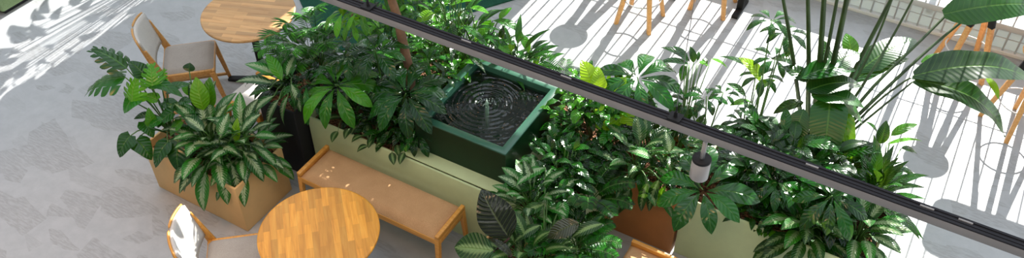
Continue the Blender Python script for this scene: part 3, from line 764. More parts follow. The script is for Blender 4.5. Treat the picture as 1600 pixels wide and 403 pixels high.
def umbrella(label, root, whorls, mat='umb', n=8, Ln=0.22, W=0.075, cat='plant', droop=-0.35, name='umbrella_plant', group=None, stem='stem'):
    """whorls: list of (centre point, size factor, tilt)"""
    r = plant(name, label, cat, root, group)
    st = MB()
    for c, s, tl in whorls:
        fo = MB(); whorl(fo, c, n, Ln * s, W * s, droop, tl, random.random() * 6); fo.build('leaf_whorl', M[mat], r)
        st.tube(arc(root, c, 0.06), [0.007, 0.006, 0.006, 0.005, 0.005, 0.004], 6)
    st.build('stems', M[stem], r)
    return r
def palm(label, root, fronds, Ln=0.5, name='parlor_palm', mat='palm', nleaf=19, lw=0.013, ll=0.15, droop=0.6, H=0.5, group=None, azs=None):
    r = plant(name, label, 'plant', root, group); fo = MB(); st = MB(); root = Vector(root)
    for i in range(fronds):
        a = (azs[i % len(azs)] + random.uniform(-0.2, 0.2)) if azs else i * GA
        e = V(math.cos(a), math.sin(a), 0); l = Ln * random.uniform(0.75, 1.1); h = H * random.uniform(0.7, 1.1); up0 = random.uniform(0.9, 1.25)
        pts = []
        for k in range(15):
            t = k / 14; el = up0 - droop * 1.6 * t * t
            pts.append((pts[-1] + (e * math.cos(el) + V(0, 0, math.sin(el))) * ((l + h) / 14)) if pts else root + e * 0.02)
        st.tube(pts, [0.005 * (1 - 0.8 * k / 14) for k in range(15)], 5)
        S = e.cross(V(0, 0, 1))
        for k in range(nleaf):
            t = 0.32 + 0.67 * k / nleaf; f_ = t * 14; i0 = min(13, int(f_)); p = pts[i0].lerp(pts[i0 + 1], f_ - i0); d = (pts[i0 + 1] - pts[i0]).normalized()
            sz = ll * math.sin(PI * (0.15 + 0.8 * (t - 0.3) / 0.7)) ** 0.6
            for s_ in (-1, 1):
                dd = (S * s_ * 0.85 + d * 0.6 + V(0, 0, -0.18)).normalized()
                fo.leaf(p, p + dd * sz, lw, 'lance', arch=0.08, fold=0.15, nt=4)
    fo.build('fronds', M[mat], r); st.build('stems', M['stem'], r); return r
def heroes(name, label, cat, root, mat, leaves, stem='stem', sr=0.005, part='leaf', group=None):
    """leaves given one by one: (base, tip, width, shape, options); each is a part of its own"""
    r = plant(name, label, cat, root, group); st = MB()
    for lf in leaves:
        ba, ti, wd, sh = lf[:4]; kw = dict(lf[4]) if len(lf) > 4 else {}
        mm = kw.pop('mat', mat); ri = kw.pop('rise', 0.08); org = kw.pop('org', root)
        mb = MB()
        if sh == 'monstera': mb.monstera(ba, ti, wd, **kw)
        else: mb.leaf(ba, ti, wd, sh, **kw)
        mb.build(part, M[mm], r)
        st.tube(arc(org, ba, ri), [sr * 1.3, sr * 1.2, sr, sr, sr * 0.9, sr * 0.8], 6)
    st.build('stems', M[stem], r); return r

# ---- sand planter on the left: monstera with split leaves, silver-leaved aglaonemas
root = V(-4.62, 2.90, 0.40)
A_ = at
heroes('monstera', 'monstera with split and heart shaped leaves at the left end of the sand planter', 'plant', root, 'mon', [
    (A_(196, 121, 1.0), A_(137, 143, 0.88), 0.30, 'monstera', dict(arch=0.12)),
    (A_(198, 107, 1.06), A_(143, 77, 1.14), 0.22, 'monstera', dict(arch=0.1)),
    (A_(206, 160, 0.86), A_(216, 118, 1.0), 0.22, 'monstera', dict(mat='bright')),
    (A_(216, 148, 0.88), A_(194, 177, 0.80), 0.17, 'heart', dict(fold=0.1)),
    (A_(240, 140, 0.98), A_(236, 100, 1.10), 0.19, 'monstera', dict(mat='bright')),
    (A_(204, 212, 0.66), A_(187, 246, 0.55), 0.18, 'heart', dict(fold=0.1)),
    (A_(214, 218, 0.62), A_(237, 250, 0.50), 0.15, 'heart', dict(fold=0.12)),
    (A_(262, 222, 0.66), A_(243, 262, 0.52), 0.16, 'heart', dict(fold=0.15)),
    (A_(278, 222, 0.66), A_(279, 268, 0.50), 0.17, 'heart', dict(fold=0.1)),
    (A_(237, 180, 0.74), A_(209, 186, 0.72), 0.08, 'oval', {}),
    (A_(232, 130, 0.96), A_(286, 152, 0.98), 0.13, 'heart', {}),
    (A_(240, 196, 0.72), A_(232, 168, 0.86), 0.10, 'heart', dict(mat='bright')),
    (A_(255, 160, 0.80), A_(290, 178, 0.74), 0.12, 'heart', {}),
    (A_(224, 190, 0.70), A_(240, 215, 0.62), 0.12, 'heart', {}),
    (A_(226, 118, 1.02), A_(200, 96, 1.10), 0.14, 'heart', {}), (A_(252, 128, 0.98), A_(258, 108, 1.06), 0.12, 'monstera', dict(mat='bright')),
    (A_(246, 156, 0.88), A_(222, 150, 0.90), 0.11, 'heart', dict(mat='bright')), (A_(262, 142, 0.92), A_(298, 132, 0.94), 0.12, 'heart', {}),
    (A_(270, 176, 0.80), A_(246, 200, 0.72), 0.14, 'heart', {}), (A_(256, 186, 0.78), A_(232, 200, 0.74), 0.11, 'oval', {}),
    (A_(284, 190, 0.76), A_(266, 214, 0.66), 0.12, 'heart', dict(mat='bright')), (A_(278, 160, 0.86), A_(300, 160, 0.86), 0.10, 'oval', {}),
])
heroes('calla_lily', 'lime green upright leaves rising from the middle of the sand planter', 'plant', V(-4.35, 2.95, 0.42), 'lime', [
    (A_(318, 172, 0.78), A_(306, 120, 0.98), 0.14, 'oval', dict(fold=0.25)),
    (A_(330, 168, 0.76), A_(328, 120, 0.96), 0.12, 'oval', dict(fold=0.25, mat='bright')),
    (A_(370, 222, 0.66), A_(371, 184, 0.80), 0.07, 'oval', dict(mat='lime')),
    (A_(300, 150, 0.82), A_(283, 128, 0.90), 0.08, 'oval', dict(mat='bright')),
    (A_(296, 112, 0.95), A_(297, 98, 1.0), 0.10, 'oval', dict(mat='umb')),
    (A_(350, 190, 0.7), A_(366, 160, 0.86), 0.06, 'oval', dict(mat='bright')),
])
for k, (x_, y_, n_, s_) in enumerate([(-4.16, 2.86, 34, 1.0), (-3.95, 2.98, 30, 0.95), (-4.32, 2.98, 22, 0.9)]):
    rosette('silver_aglaonema', ['aglaonema with long silver green leaves spilling over the front of the sand planter',
                                 'aglaonema with silver green leaves at the right end of the sand planter',
                                 'aglaonema with silver green leaves beside the monstera stems'][k], 'plant', (x_, y_, 0.40), 'aglo', n_ + 12, 0.23 * s_, 0.108 * s_,
            H=(0.02, 0.30), R=(0.02, 0.17), droop=(0.9, -0.75), wav=0.02, fold=0.22, az0=k * 1.3)
heroes('silver_aglaonema', 'long silver leaves hanging lowest in front of the sand planter', 'plant', V(-4.05, 2.84, 0.45), 'aglo', [
    (A_(302, 232, 0.60), A_(270, 252, 0.50), 0.10, 'oval', dict(arch=0.18)),
    (A_(308, 245, 0.58), A_(288, 300, 0.36), 0.11, 'oval', dict(arch=0.15)),
    (A_(322, 268, 0.50), A_(319, 330, 0.24), 0.12, 'oval', dict(arch=0.12)),
    (A_(350, 262, 0.52), A_(356, 320, 0.28), 0.11, 'oval', dict(arch=0.12)),
    (A_(362, 256, 0.52), A_(378, 312, 0.30), 0.09, 'oval', dict(arch=0.12)),
    (A_(380, 236, 0.62), A_(412, 284, 0.42), 0.11, 'oval', dict(arch=0.16)),
    (A_(392, 226, 0.66), A_(436, 268, 0.46), 0.08, 'oval', dict(arch=0.16)),
    (A_(298, 218, 0.68), A_(282, 212, 0.66), 0.09, 'oval', dict(arch=0.16)),
    (A_(344, 215, 0.80), A_(358, 176, 0.90), 0.10, 'oval', dict(arch=0.1)),
    (A_(378, 205, 0.82), A_(408, 178, 0.92), 0.11, 'oval', dict(arch=0.1)),
    (A_(318, 205, 0.80), A_(288, 182, 0.84), 0.10, 'oval', dict(arch=0.1)),
    (A_(398, 212, 0.74), A_(433, 215, 0.70), 0.09, 'oval', dict(arch=0.1)),
    (A_(330, 225, 0.74), A_(292, 232, 0.66), 0.10, 'oval', dict(arch=0.15)),
])

# ---- black planter: aglaonema and palm
heroes('silver_aglaonema', 'aglaonema with broad pale leaves over the black planter, beside the pale table', 'plant', V(-3.98, 3.6, 0.62), 'aglo', [
    (A_(425, 130, 0.98), A_(368, 128, 0.95), 0.10, 'oval', dict(arch=0.1)),
    (A_(432, 118, 1.02), A_(382, 100, 1.06), 0.10, 'oval', dict(arch=0.1)),
    (A_(428, 150, 0.90), A_(392, 182, 0.78), 0.10, 'oval', {}),
    (A_(436, 155, 0.90), A_(420, 204, 0.66), 0.10, 'oval', {}),
    (A_(450, 150, 0.92), A_(446, 198, 0.66), 0.09, 'oval', {}),
    (A_(440, 125, 1.04), A_(416, 84, 1.14), 0.09, 'oval', dict(mat='bright')),
    (A_(420, 140, 0.94), A_(388, 152, 0.86), 0.08, 'oval', dict(mat='deep')),
    (A_(455, 130, 1.0), A_(470, 175, 0.8), 0.08, 'oval', {}),
    (A_(448, 118, 1.05), A_(462, 85, 1.1), 0.09, 'oval', {}),
], sr=0.006)
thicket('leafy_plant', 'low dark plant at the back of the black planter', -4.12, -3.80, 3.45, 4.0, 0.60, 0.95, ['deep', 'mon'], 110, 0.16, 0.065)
def frond_palm(label, root, tips, ll=0.12, lw=0.014, n=17, mat='palm'):
    r = plant('parlor_palm', label, 'plant', root); fo = MB(); st = MB(); root = Vector(root)
    for tp in tips:
        p1 = Vector(tp); mid = root.lerp(p1, 0.6); mid.z = max(root.z, p1.z) + 0.10
        pts = [root * (1 - t) ** 2 + mid * (2 * t * (1 - t)) + p1 * t * t for t in [k / 14 for k in range(15)]]
        st.tube(pts, [0.004 * (1 - 0.8 * k / 14) for k in range(15)], 5)
        for k in range(n):
            t = 0.45 + 0.55 * k / n; f_ = t * 14; i0 = min(13, int(f_)); p = pts[i0].lerp(pts[i0 + 1], f_ - i0); d = (pts[i0 + 1] - pts[i0]).normalized()
            S = d.cross(V(0, 0, 1)).normalized(); sz = ll * math.sin(PI * (0.2 + 0.7 * k / n)) ** 0.7
            for s_ in (-1, 1):
                dd = (S * s_ * 0.9 + d * 0.65 + V(0, 0, -0.15)).normalized(); fo.leaf(p, p + dd * sz, lw, 'lance', arch=0.08, fold=0.15, nt=4)
    fo.build('fronds', M[mat], r); st.build('stems', M['stem'], r)
frond_palm('small palm with fine feathery fronds beside the pale round table', (-3.88, 3.78, 0.62),
    [A_(402, 82, 1.12), A_(412, 62, 1.2), A_(438, 104, 1.05), A_(470, 28, 1.35), A_(494, 16, 1.42), A_(500, 52, 1.28), A_(450, 58, 1.25), A_(424, 96, 1.1),
     A_(482, 84, 1.15), A_(512, 76, 1.2), A_(462, 108, 1.02), A_(522, 40, 1.35), A_(440, 42, 1.3), A_(480, 55, 1.3), A_(455, 85, 1.2), A_(430, 76, 1.2)])
palm('small palm with fronds at the left end of the long sage planter', (-3.55, 4.3, 0.52), 12, Ln=0.34, H=0.42, ll=0.14, lw=0.013)

# ---- long sage planter, left half
def wh(px, py, z, s=1.0, t=(0, 0)): return (A_(px, py, z), s, t)
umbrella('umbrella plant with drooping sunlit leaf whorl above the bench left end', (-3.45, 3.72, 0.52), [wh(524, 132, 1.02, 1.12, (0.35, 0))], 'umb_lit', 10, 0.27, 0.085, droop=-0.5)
umbrella('umbrella plant with large glossy whorl in front of the tree trunk', (-3.12, 3.72, 0.52), [wh(634, 146, 1.02, 1.15, (0.3, 0)), wh(655, 205, 0.72, 0.6, (0.4, 0))], 'umb', 11, 0.28, 0.10, droop=-0.38)
umbrella('umbrella plant with dark whorl left of the tree trunk', (-3.45, 3.95, 0.52), [wh(586, 78, 1.22, 1.0, (0.15, 0)), wh(545, 85, 1.12, 0.8, (0.1, 0))], 'umb', 9, 0.24, 0.08)
umbrella('dark umbrella plant hanging over the black planter edge', (-3.68, 3.62, 0.52), [wh(478, 128, 0.98, 0.95, (0.3, 0)), wh(486, 152, 0.86, 0.7, (0.4, 0))], 'umb', 8, 0.23, 0.06, droop=-0.5)
umbrella('umbrella plant with fresh whorls right of the tree trunk', (-2.95, 3.95, 0.52), [wh(668, 92, 1.02, 0.7), wh(690, 116, 0.92, 0.6)], 'umb', 8, 0.2, 0.06)
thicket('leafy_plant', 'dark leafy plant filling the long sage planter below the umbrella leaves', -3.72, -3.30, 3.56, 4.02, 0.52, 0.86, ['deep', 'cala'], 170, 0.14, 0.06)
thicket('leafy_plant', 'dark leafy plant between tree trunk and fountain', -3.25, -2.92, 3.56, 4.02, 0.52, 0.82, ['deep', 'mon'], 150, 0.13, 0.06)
thicket('fresh_leaved_plant', 'bright small leaved plant in front of the tree trunk', -3.30, -2.90, 4.08, 4.6, 0.52, 1.05, ['bright', 'deep'], 220, 0.13, 0.05)
thicket('fresh_leaved_plant', 'bright small leaved plant behind the small palm', -3.85, -3.42, 4.12, 4.75, 0.52, 1.25, ['bright', 'deep'], 260, 0.13, 0.05)
# trailing banded leaves over the planter edge
lv = []
for i, (px, py) in enumerate([(548, 200), (566, 212), (585, 214), (603, 222), (620, 226), (636, 222), (650, 224), (575, 228), (612, 238), (632, 238), (528, 205), (594, 203), (560, 196)]):
    q = A_(px, py, 0.60); reseed(); a = random.uniform(-2.6, -0.6)
    lv.append((q, q + V(math.cos(a) * 0.075, math.sin(a) * 0.06 - 0.02, -0.045), 0.06, 'oval', dict(arch=0.2, org=(q + V(0, 0.12, -0.03)).to_tuple())))
heroes('banded_calathea', 'small round banded leaves trailing over the sage planter behind the bench', 'plant', V(-3.1, 3.6, 0.52), 'cala', lv, sr=0.002)
# tree
r = plant('tree', 'slim tree with brown trunk rising between the plants left of the fountain', 'tree', (-3.2, 3.86, 0.5))
st = MB(); tb = [at_y(643, 152, 3.86), at_y(640, 110, 3.86), at_y(628, 60, 3.87), at_y(622, 30, 3.88), at_y(612, 0, 3.90), at_y(606, -40, 3.94), at_y(604, -90, 4.0)]; tb[0].z = 0.5
st.tube(tb, [0.036, 0.033, 0.034, 0.031, 0.03, 0.024, 0.015], 12); st.build('trunk', M['trunk'], r)
fo = MB(); st = MB()
for k in range(22):
    a = k * GA; h = 2.05 + 0.9 * random.random(); e = V(math.cos(a), math.sin(a), 0); c = tb[-1] + V(0, 0.1, h - 1.9) + e * random.uniform(0.25, 0.55)
    st.tube(arc(tb[-1], c, 0.08), 0.006, 5); whorl(fo, c, 8, 0.26, 0.08, -0.4, (0, 0), random.random() * 6)
lowb = [(A_(548, 28, 1.55), -0.9), (A_(560, 14, 1.7), -0.7), (A_(536, 14, 1.7), -0.8)]
for c, dr in lowb: whorl(fo, c, 7, 0.15, 0.045, dr, (0, 0), random.random() * 6); st.tube(arc(tb[-2], c, 0.08), 0.005, 5)
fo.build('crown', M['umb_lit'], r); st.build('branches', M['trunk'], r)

# ---- behind the fountain
thicket('leafy_plant', 'green leafy plant behind the top edge of the fountain', -2.90, -2.50, 4.40, 4.75, 0.50, 0.85, ['deep', 'bright'], 130, 0.16, 0.05, 'lance')
rosette('long_leaved_plant', 'plant with long bluish blades rising behind the trunk and lighting track', 'plant', (-3.1, 4.42, 0.5), 'peace', 40, 0.27, 0.055, H=(0.2, 0.75), R=(0.02, 0.3), droop=(0.9, -0.6), shape='lance')
rosette('long_leaved_plant', 'plant with long glossy blades between fountain and green carpet', 'plant', (-2.62, 4.5, 0.5), 'peace', 26, 0.22, 0.05, H=(0.1, 0.45), R=(0.02, 0.24), droop=(0.9, -0.6), shape='lance')
palm('small palm with thin fronds at the upper edge of the fountain', (-2.25, 4.5, 0.5), 9, Ln=0.28, H=0.16, ll=0.10, lw=0.011)
heroes('rubber_plant', 'arching branch with broad green leaves over the sunlit floor behind the track', 'plant', V(-2.9, 4.5, 0.55), 'bright', [
    (A_(770, 32, 1.0), A_(820, 62, 0.86), 0.09, 'oval', dict(arch=0.2)),
    (A_(812, 52, 0.9), A_(826, 84, 0.76), 0.08, 'oval', {}),
    (A_(768, 36, 1.0), A_(742, 66, 0.9), 0.1, 'heart', {}),
    (A_(778, 66, 0.9), A_(800, 92, 0.8), 0.1, 'heart', {}),
    (A_(780, 30, 1.0), A_(800, 12, 1.05), 0.07, 'oval', {}),
    (A_(735, 12, 1.1), A_(765, 22, 1.05), 0.07, 'oval', {}),
    (A_(705, 8, 1.15), A_(740, 2, 1.2), 0.06, 'lance', {}),
    (A_(722, 40, 1.05), A_(765, 78, 0.9), 0.06, 'lance', dict(mat='peace')),
    (A_(700, 30, 1.1), A_(712, 72, 0.95), 0.08, 'lance', dict(mat='peace')),
    (A_(680, 22, 1.15), A_(650, 35, 1.1), 0.14, 'oval', dict(mat='lime')),
])

# ---- right of the fountain
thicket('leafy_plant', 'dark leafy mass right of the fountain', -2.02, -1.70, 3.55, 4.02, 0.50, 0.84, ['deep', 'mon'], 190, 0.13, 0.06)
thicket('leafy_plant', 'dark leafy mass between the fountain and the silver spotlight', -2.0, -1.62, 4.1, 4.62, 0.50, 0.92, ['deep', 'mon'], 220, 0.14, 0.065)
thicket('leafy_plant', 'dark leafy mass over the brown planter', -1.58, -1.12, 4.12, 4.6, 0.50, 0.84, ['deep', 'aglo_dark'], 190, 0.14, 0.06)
thicket('fresh_leaved_plant', 'bright curly leaved plant right of the fountain corner', -2.06, -1.72, 4.14, 4.55, 0.75, 1.02, ['bright', 'mon'], 130, 0.10, 0.055, 'oval', 1.7, 0.05)
heroes('yellow_monstera', 'yellow lime monstera with holes lit from behind the track', 'plant', V(-1.72, 4.45, 0.55), 'lime', [
    (A_(952, 205, 0.78), A_(948, 150, 0.98), 0.24, 'monstera', {}),
    (A_(968, 192, 0.82), A_(985, 162, 0.92), 0.22, 'monstera', {}),
    (A_(925, 135, 0.98), A_(908, 94, 1.12), 0.19, 'heart', {}),
    (A_(935, 140, 0.98), A_(934, 104, 1.08), 0.12, 'heart', {}),
    (A_(960, 150, 0.95), A_(978, 120, 1.05), 0.15, 'heart', {}),
])
umbrella('umbrella plant with big dark whorl crossing behind the track', (-1.50, 4.42, 0.52), [wh(996, 120, 1.05, 1.0, (0.2, 0))], 'umb', 9, 0.33, 0.12, droop=-0.4)
heroes('umbrella_plant', 'branch with small pointed leaves above the floor left of the suspension wire', 'plant', V(-1.25, 4.45, 0.55), 'umb', [
    (A_(1078, 96, 1.05), A_(1032, 74, 1.08), 0.07, 'oval', {}), (A_(1076, 100, 1.05), A_(1028, 98, 1.02), 0.07, 'oval', {}),
    (A_(1074, 96, 1.06), A_(1052, 72, 1.12), 0.07, 'oval', {}), (A_(1084, 98, 1.05), A_(1078, 72, 1.14), 0.06, 'oval', {}),
    (A_(1070, 100, 1.03), A_(1064, 128, 0.94), 0.06, 'oval', {}), (A_(1092, 98, 1.05), A_(1108, 104, 1.0), 0.055, 'oval', dict(mat='bright')),
    (A_(1090, 95, 1.05), A_(1092, 80, 1.08), 0.03, 'oval', {}), (A_(1112, 92, 1.04), A_(1136, 106, 0.98), 0.04, 'oval', dict(mat='bright')),
    (A_(1100, 92, 1.04), A_(1104, 104, 1.0), 0.045, 'heart', dict(mat='bright'))], sr=0.004)
umbrella('umbrella plant with two small whorls right of the suspension wire', (-1.1, 4.5, 0.52), [wh(1104, 150, 0.95, 0.9), wh(1075, 160, 0.9, 0.8), wh(1130, 145, 0.95, 0.7)], 'umb', 7, 0.15, 0.06, droop=-0.25)
umbrella('umbrella plant with huge whorl below the silver spotlight', (-1.22, 4.28, 0.50), [wh(1098, 296, 0.92, 1.0, (0.3, 0.0))], 'umb', 9, 0.31, 0.115, droop=-0.18)
rosette('silver_aglaonema', 'aglaonema with pale centred leaves beneath the middle of the track', 'plant', (-1.42, 4.12, 0.5), 'aglo_dark', 30, 0.20, 0.095, H=(0.0, 0.36), R=(0.02, 0.20), droop=(0.8, -0.8))
heroes('silver_aglaonema', 'three pale striped leaves below the track left of the spotlight', 'plant', V(-1.45, 4.1, 0.55), 'aglo', [
    (A_(1018, 246, 0.85), A_(980, 236, 0.9), 0.10, 'oval', {}), (A_(1046, 238, 0.9), A_(1040, 205, 1.0), 0.09, 'oval', {}),
    (A_(1000, 262, 0.8), A_(985, 285, 0.66), 0.09, 'oval', dict(mat='aglo_dark')), (A_(1030, 280, 0.75), A_(1014, 330, 0.5), 0.08, 'oval', dict(mat='aglo_dark')),
    (A_(1012, 285, 0.75), A_(1002, 330, 0.5), 0.07, 'oval', dict(mat='aglo_dark')), (A_(1040, 290, 0.7), A_(1030, 325, 0.5), 0.06, 'oval', dict(mat='bright'))])
# ---- bottom centre planter
rosette('banded_calathea', 'variegated plant with green and cream leaves below the fountain corner', 'plant', (-1.88, 3.46, 0.50), 'aglo', 46, 0.17, 0.085, H=(0.02, 0.26), R=(0.02, 0.22), droop=(0.9, -0.4))
rosette('banded_calathea', 'banded leaf plant in the bottom centre planter', 'plant', (-1.72, 3.12, 0.40), 'cala', 34, 0.20, 0.095, H=(0.02, 0.28), R=(0.02, 0.2), droop=(0.9, -0.5))
heroes('banded_calathea', 'large banded leaves right of the bottom centre planter', 'plant', V(-1.65, 3.2, 0.45), 'cala', [
    (A_(905, 348, 0.80), A_(855, 372, 0.72), 0.13, 'oval', dict(mat='burg', roll=0.3)), (A_(942, 350, 0.78), A_(892, 372, 0.72), 0.10, 'oval', {}),
    (A_(852, 262, 0.8), A_(806, 290, 0.82), 0.09, 'oval', dict(mat='aglo')), (A_(856, 300, 0.78), A_(845, 345, 0.62), 0.09, 'oval', dict(mat='aglo')),
    (A_(878, 318, 0.76), A_(880, 352, 0.64), 0.09, 'heart', dict(mat='aglo')), (A_(850, 320, 0.76), A_(812, 340, 0.7), 0.1, 'oval', {}),
    (A_(845, 352, 0.74), A_(802, 380, 0.66), 0.09, 'oval', {})])
heroes('burgundy_philodendron', 'plant with two large dark burgundy glossy leaves in front of the bench end', 'plant', V(-1.98, 3.0, 0.42), 'burg', [
    (A_(796, 372, 0.78), A_(752, 296, 1.0), 0.25, 'oval', dict(up=(0.3, -0.7, 0.6), rise=0.02, fold=0.12, nt=14, wav=0.01)),
    (A_(772, 392, 0.72), A_(710, 386, 0.66), 0.21, 'oval', dict(up=(0.2, -0.5, 0.8), rise=0.02, mat='cala', fold=0.3, nt=12)),
    (A_(800, 400, 0.70), A_(764, 372, 0.74), 0.06, 'oval', dict(rise=0.02))], stem='stem_red', sr=0.008)
fr_ = []
rosette('fern', 'feathery dark green fern left of the second bench', 'plant', (-1.52, 3.42, 0.44), 'deep', 20, 0.12, 0.05, H=(0.0, 0.2), R=(0.02, 0.2), droop=(0.7, -0.3))
palm('fern like plant with short leaflets over the second bench end', (-1.56, 3.34, 0.42), 13, Ln=0.22, H=0.2, ll=0.085, lw=0.03, nleaf=15, name='fern', mat='mon', droop=0.75)
palm('fern like plant with short leaflets over the edge of the brown planter', (-1.62, 3.75, 0.50), 12, Ln=0.22, H=0.2, ll=0.08, lw=0.03, nleaf=14, name='fern', mat='deep', droop=0.75)

# ---- right sage planter
rosette('strap_leaf_plant', 'grassy plant with narrow strap leaves in the bark mulch below the spotlight', 'plant', (-0.78, 4.38, 0.5), 'peace', 26, 0.28, 0.022, H=(0.0, 0.05), R=(0.01, 0.03), droop=(1.3, 0.35), shape='strap', arch=0.2)
umbrella('umbrella plant with drooping dark leaves right of the bark mulch', (-0.62, 4.3, 0.52), [wh(1180, 205, 0.85, 0.8), wh(1212, 285, 0.85, 0.9, (0.2, 0)), wh(1160, 190, 0.8, 0.7)], 'umb', 8, 0.22, 0.07, droop=-0.3)
umbrella('umbrella plant with dark whorl at the bottom right below the track', (-0.28, 4.25, 0.52), [wh(1300, 306, 0.98, 1.0, (0.35, 0))], 'umb', 9, 0.25, 0.085, droop=-0.45)
rosette('silver_aglaonema', 'aglaonema with cream striped leaves hanging at the bottom right', 'plant', (-0.28, 4.18, 0.5), 'aglo_dark', 44, 0.24, 0.10, H=(-0.02, 0.22), R=(0.02, 0.16), droop=(0.7, -0.95), wav=0.02)
rosette('silver_aglaonema', 'aglaonema with pale leaves at the right end of the right planter', 'plant', (0.03, 4.32, 0.5), 'aglo', 34, 0.22, 0.095, H=(-0.02, 0.22), R=(0.02, 0.14), droop=(0.7, -0.9))
thicket('leafy_plant', 'low bright leaved plant at the front edge of the right planter', -0.70, -0.30, 4.10, 4.3, 0.50, 0.66, ['deep', 'bright'], 120, 0.09, 0.045)
rosette('peace_lily', 'peace lily with upright glossy lance leaves at the right end of the planter', 'plant', (0.02, 4.62, 0.52), 'peace', 36, 0.28, 0.075, H=(0.02, 0.26), R=(0.01, 0.12), droop=(1.2, -0.3), shape='lance', arch=0.14)
heroes('peace_lily', 'bright green long leaves reaching right over the sunlit floor', 'plant', V(0.05, 4.6, 0.55), 'bright', [
    (A_(1392, 212, 0.85), A_(1434, 194, 0.9), 0.08, 'oval', dict(fold=0.1)), (A_(1385, 226, 0.8), A_(1442, 221, 0.76), 0.035, 'lance', {}),
    (A_(1408, 232, 0.78), A_(1434, 242, 0.7), 0.07, 'oval', dict(mat='peace')), (A_(1372, 215, 0.85), A_(1352, 190, 0.98), 0.07, 'lance', dict(mat='peace')),
    (A_(1375, 225, 0.84), A_(1385, 188, 0.98), 0.09, 'oval', dict(mat='peace')), (A_(1400, 262, 0.7), A_(1434, 282, 0.6), 0.06, 'lance', dict(mat='peace'))])
thicket('leafy_plant', 'dark leafy mass at the foot of the bird of paradise', -0.85, -0.15, 4.3, 4.68, 0.50, 0.98, ['deep', 'deep', 'bird'], 300, 0.20, 0.085)
umbrella('umbrella plant with small whorls over the floor left of the tall stalks', (-0.8, 4.6, 0.52), [wh(1206, 30, 1.35, 0.8), wh(1228, 48, 1.28, 0.9), wh(1212, 90, 1.1, 0.8), wh(1190, 118, 1.0, 0.8)], 'umb', 7, 0.19, 0.065, droop=-0.3)
heroes('leafy_shrub', 'lime green broad leaf standing against the sunlit floor', 'plant', V(-0.85, 4.55, 0.55), 'bright', [
    (A_(1192, 128, 0.95), A_(1154, 90, 1.08), 0.14, 'oval', dict(mat='lime')), (A_(1182, 112, 0.98), A_(1122, 88, 1.02), 0.06, 'lance', dict(mat='umb')),
    (A_(1180, 140, 0.9), A_(1212, 125, 0.95), 0.08, 'oval', {}), (A_(1165, 150, 0.88), A_(1135, 130, 0.95), 0.08, 'oval', dict(mat='mon')),
    (A_(1175, 160, 0.85), A_(1140, 165, 0.85), 0.07, 'oval', dict(mat='bright'))])
# bird of paradise: tall stalks, paddle leaves
root = V(-0.35, 4.42, 0.52)
r = plant('bird_of_paradise', 'tall bird of paradise with long bare stalks and big paddle leaves', 'plant', root)
stalks = [((1252, 190), 0.6, (1222, -10), 1.75, 0.014), ((1262, 192), 0.6, (1262, -10), 1.75, 0.016), ((1272, 195), 0.6, (1288, -10), 1.75, 0.020),
          ((1280, 198), 0.6, (1325, -10), 1.75, 0.020), ((1268, 200), 0.6, (1310, -12), 1.75, 0.013), ((1290, 200), 0.6, (1398, -12), 1.6, 0.015)]
for k, (p0, z0, p1, z1, rr_) in enumerate(stalks):
    a = A_(*p0, z0); b_ = A_(*p1, z1); st = MB(); d = b_ - a
    pts = [a.lerp(b_, t) + V(0, 0, 0.03 * math.sin(PI * t)) for t in (0, 0.25, 0.5, 0.75, 1)] + [a + d * 1.5 + V(0, 0, 0.25)]
    st.tube(pts, [rr_ * 1.25, rr_ * 1.1, rr_, rr_ * 0.9, rr_ * 0.8, rr_ * 0.6], 8); s = st.build('stalk', M['stem_dark'], r)
    e = pts[-1]; mb = MB(); mb.leaf(e, e + V(d.x * 0.3, d.y * 0.3, 0.25).normalized() * 0.6 + V(0, 0, 0.05), 0.24, 'paddle', nt=14, fold=0.3, wav=0.01); mb.build('leaf', M['bird'], r)
long_stalks = [((1300, 205), 0.62, (1408, 40), 1.3, (1500, -60), 1.7, 0.009), ((1306, 206), 0.62, (1430, 10), 1.5, (1460, -40), 1.75, 0.010), ((1310, 210), 0.62, (1420, 95), 1.1, (1526, 0), 1.45, 0.011), ((1315, 215), 0.62, (1440, 130), 1.0, (1546, 40), 1.3, 0.0)]
spec = [([(1296, 196), (1345, 110), (1372, 55), (1398, -12)], [0.62, 0.95, 1.15, 1.45], 0.009),
        ([(1304, 200), (1350, 130), (1392, 62), (1432, -12)], [0.62, 0.95, 1.15, 1.45], 0.010),
        ([(1308, 205), (1365, 135), (1440, 62), (1496, 6)], [0.62, 0.88, 1.08, 1.22], 0.012),
        ([(1312, 208), (1372, 150), (1450, 78), (1510, 28)], [0.62, 0.84, 1.02, 1.16], 0.013),
        ([(1316, 214), (1370, 160), (1412, 128), (1424, 122)], [0.62, 0.82, 0.95, 0.98], 0.008),
        ([(1316, 218), (1372, 172), (1416, 136), (1426, 128)], [0.62, 0.80, 0.93, 0.96], 0.008)]
for pp, zz, rr_ in spec:
    P4 = [A_(*p, z) for p, z in zip(pp, zz)]; pts = []
    for k in range(13):
        t = k / 12 * 3; i = min(2, int(t)); u_ = t - i
        p0 = P4[max(0, i - 1)]; p1 = P4[i]; p2 = P4[i + 1]; p3 = P4[min(3, i + 2)]
        pts.append(0.5 * ((2 * p1) + (p2 - p0) * u_ + (2 * p0 - 5 * p1 + 4 * p2 - p3) * u_ ** 2 + (3 * p1 - p0 - 3 * p2 + p3) * u_ ** 3))
    MB().tube(pts, [rr_ * (1.2 - 0.5 * k / 12) for k in range(13)], 8).build('stalk', M['stem_dark'], r)
def big(base, tip, wd, mat='bird', **kw):
    mb = MB(); mb.leaf(base, tip, wd, kw.pop('shape', 'paddle'), nt=18, **kw); mb.build('leaf', M[mat], r)
big(A_(1474, 22, 1.25), A_(1625, 10, 1.2), 0.24, 'bird', fold=-0.2, arch=0.12, up=(0, -0.6, 0.8), wav=0.02)
big(A_(1428, 118, 1.0), A_(1612, 126, 0.90), 0.26, 'bird', fold=0.25, arch=0.16, wav=0.03, up=(0, -0.3, 1))
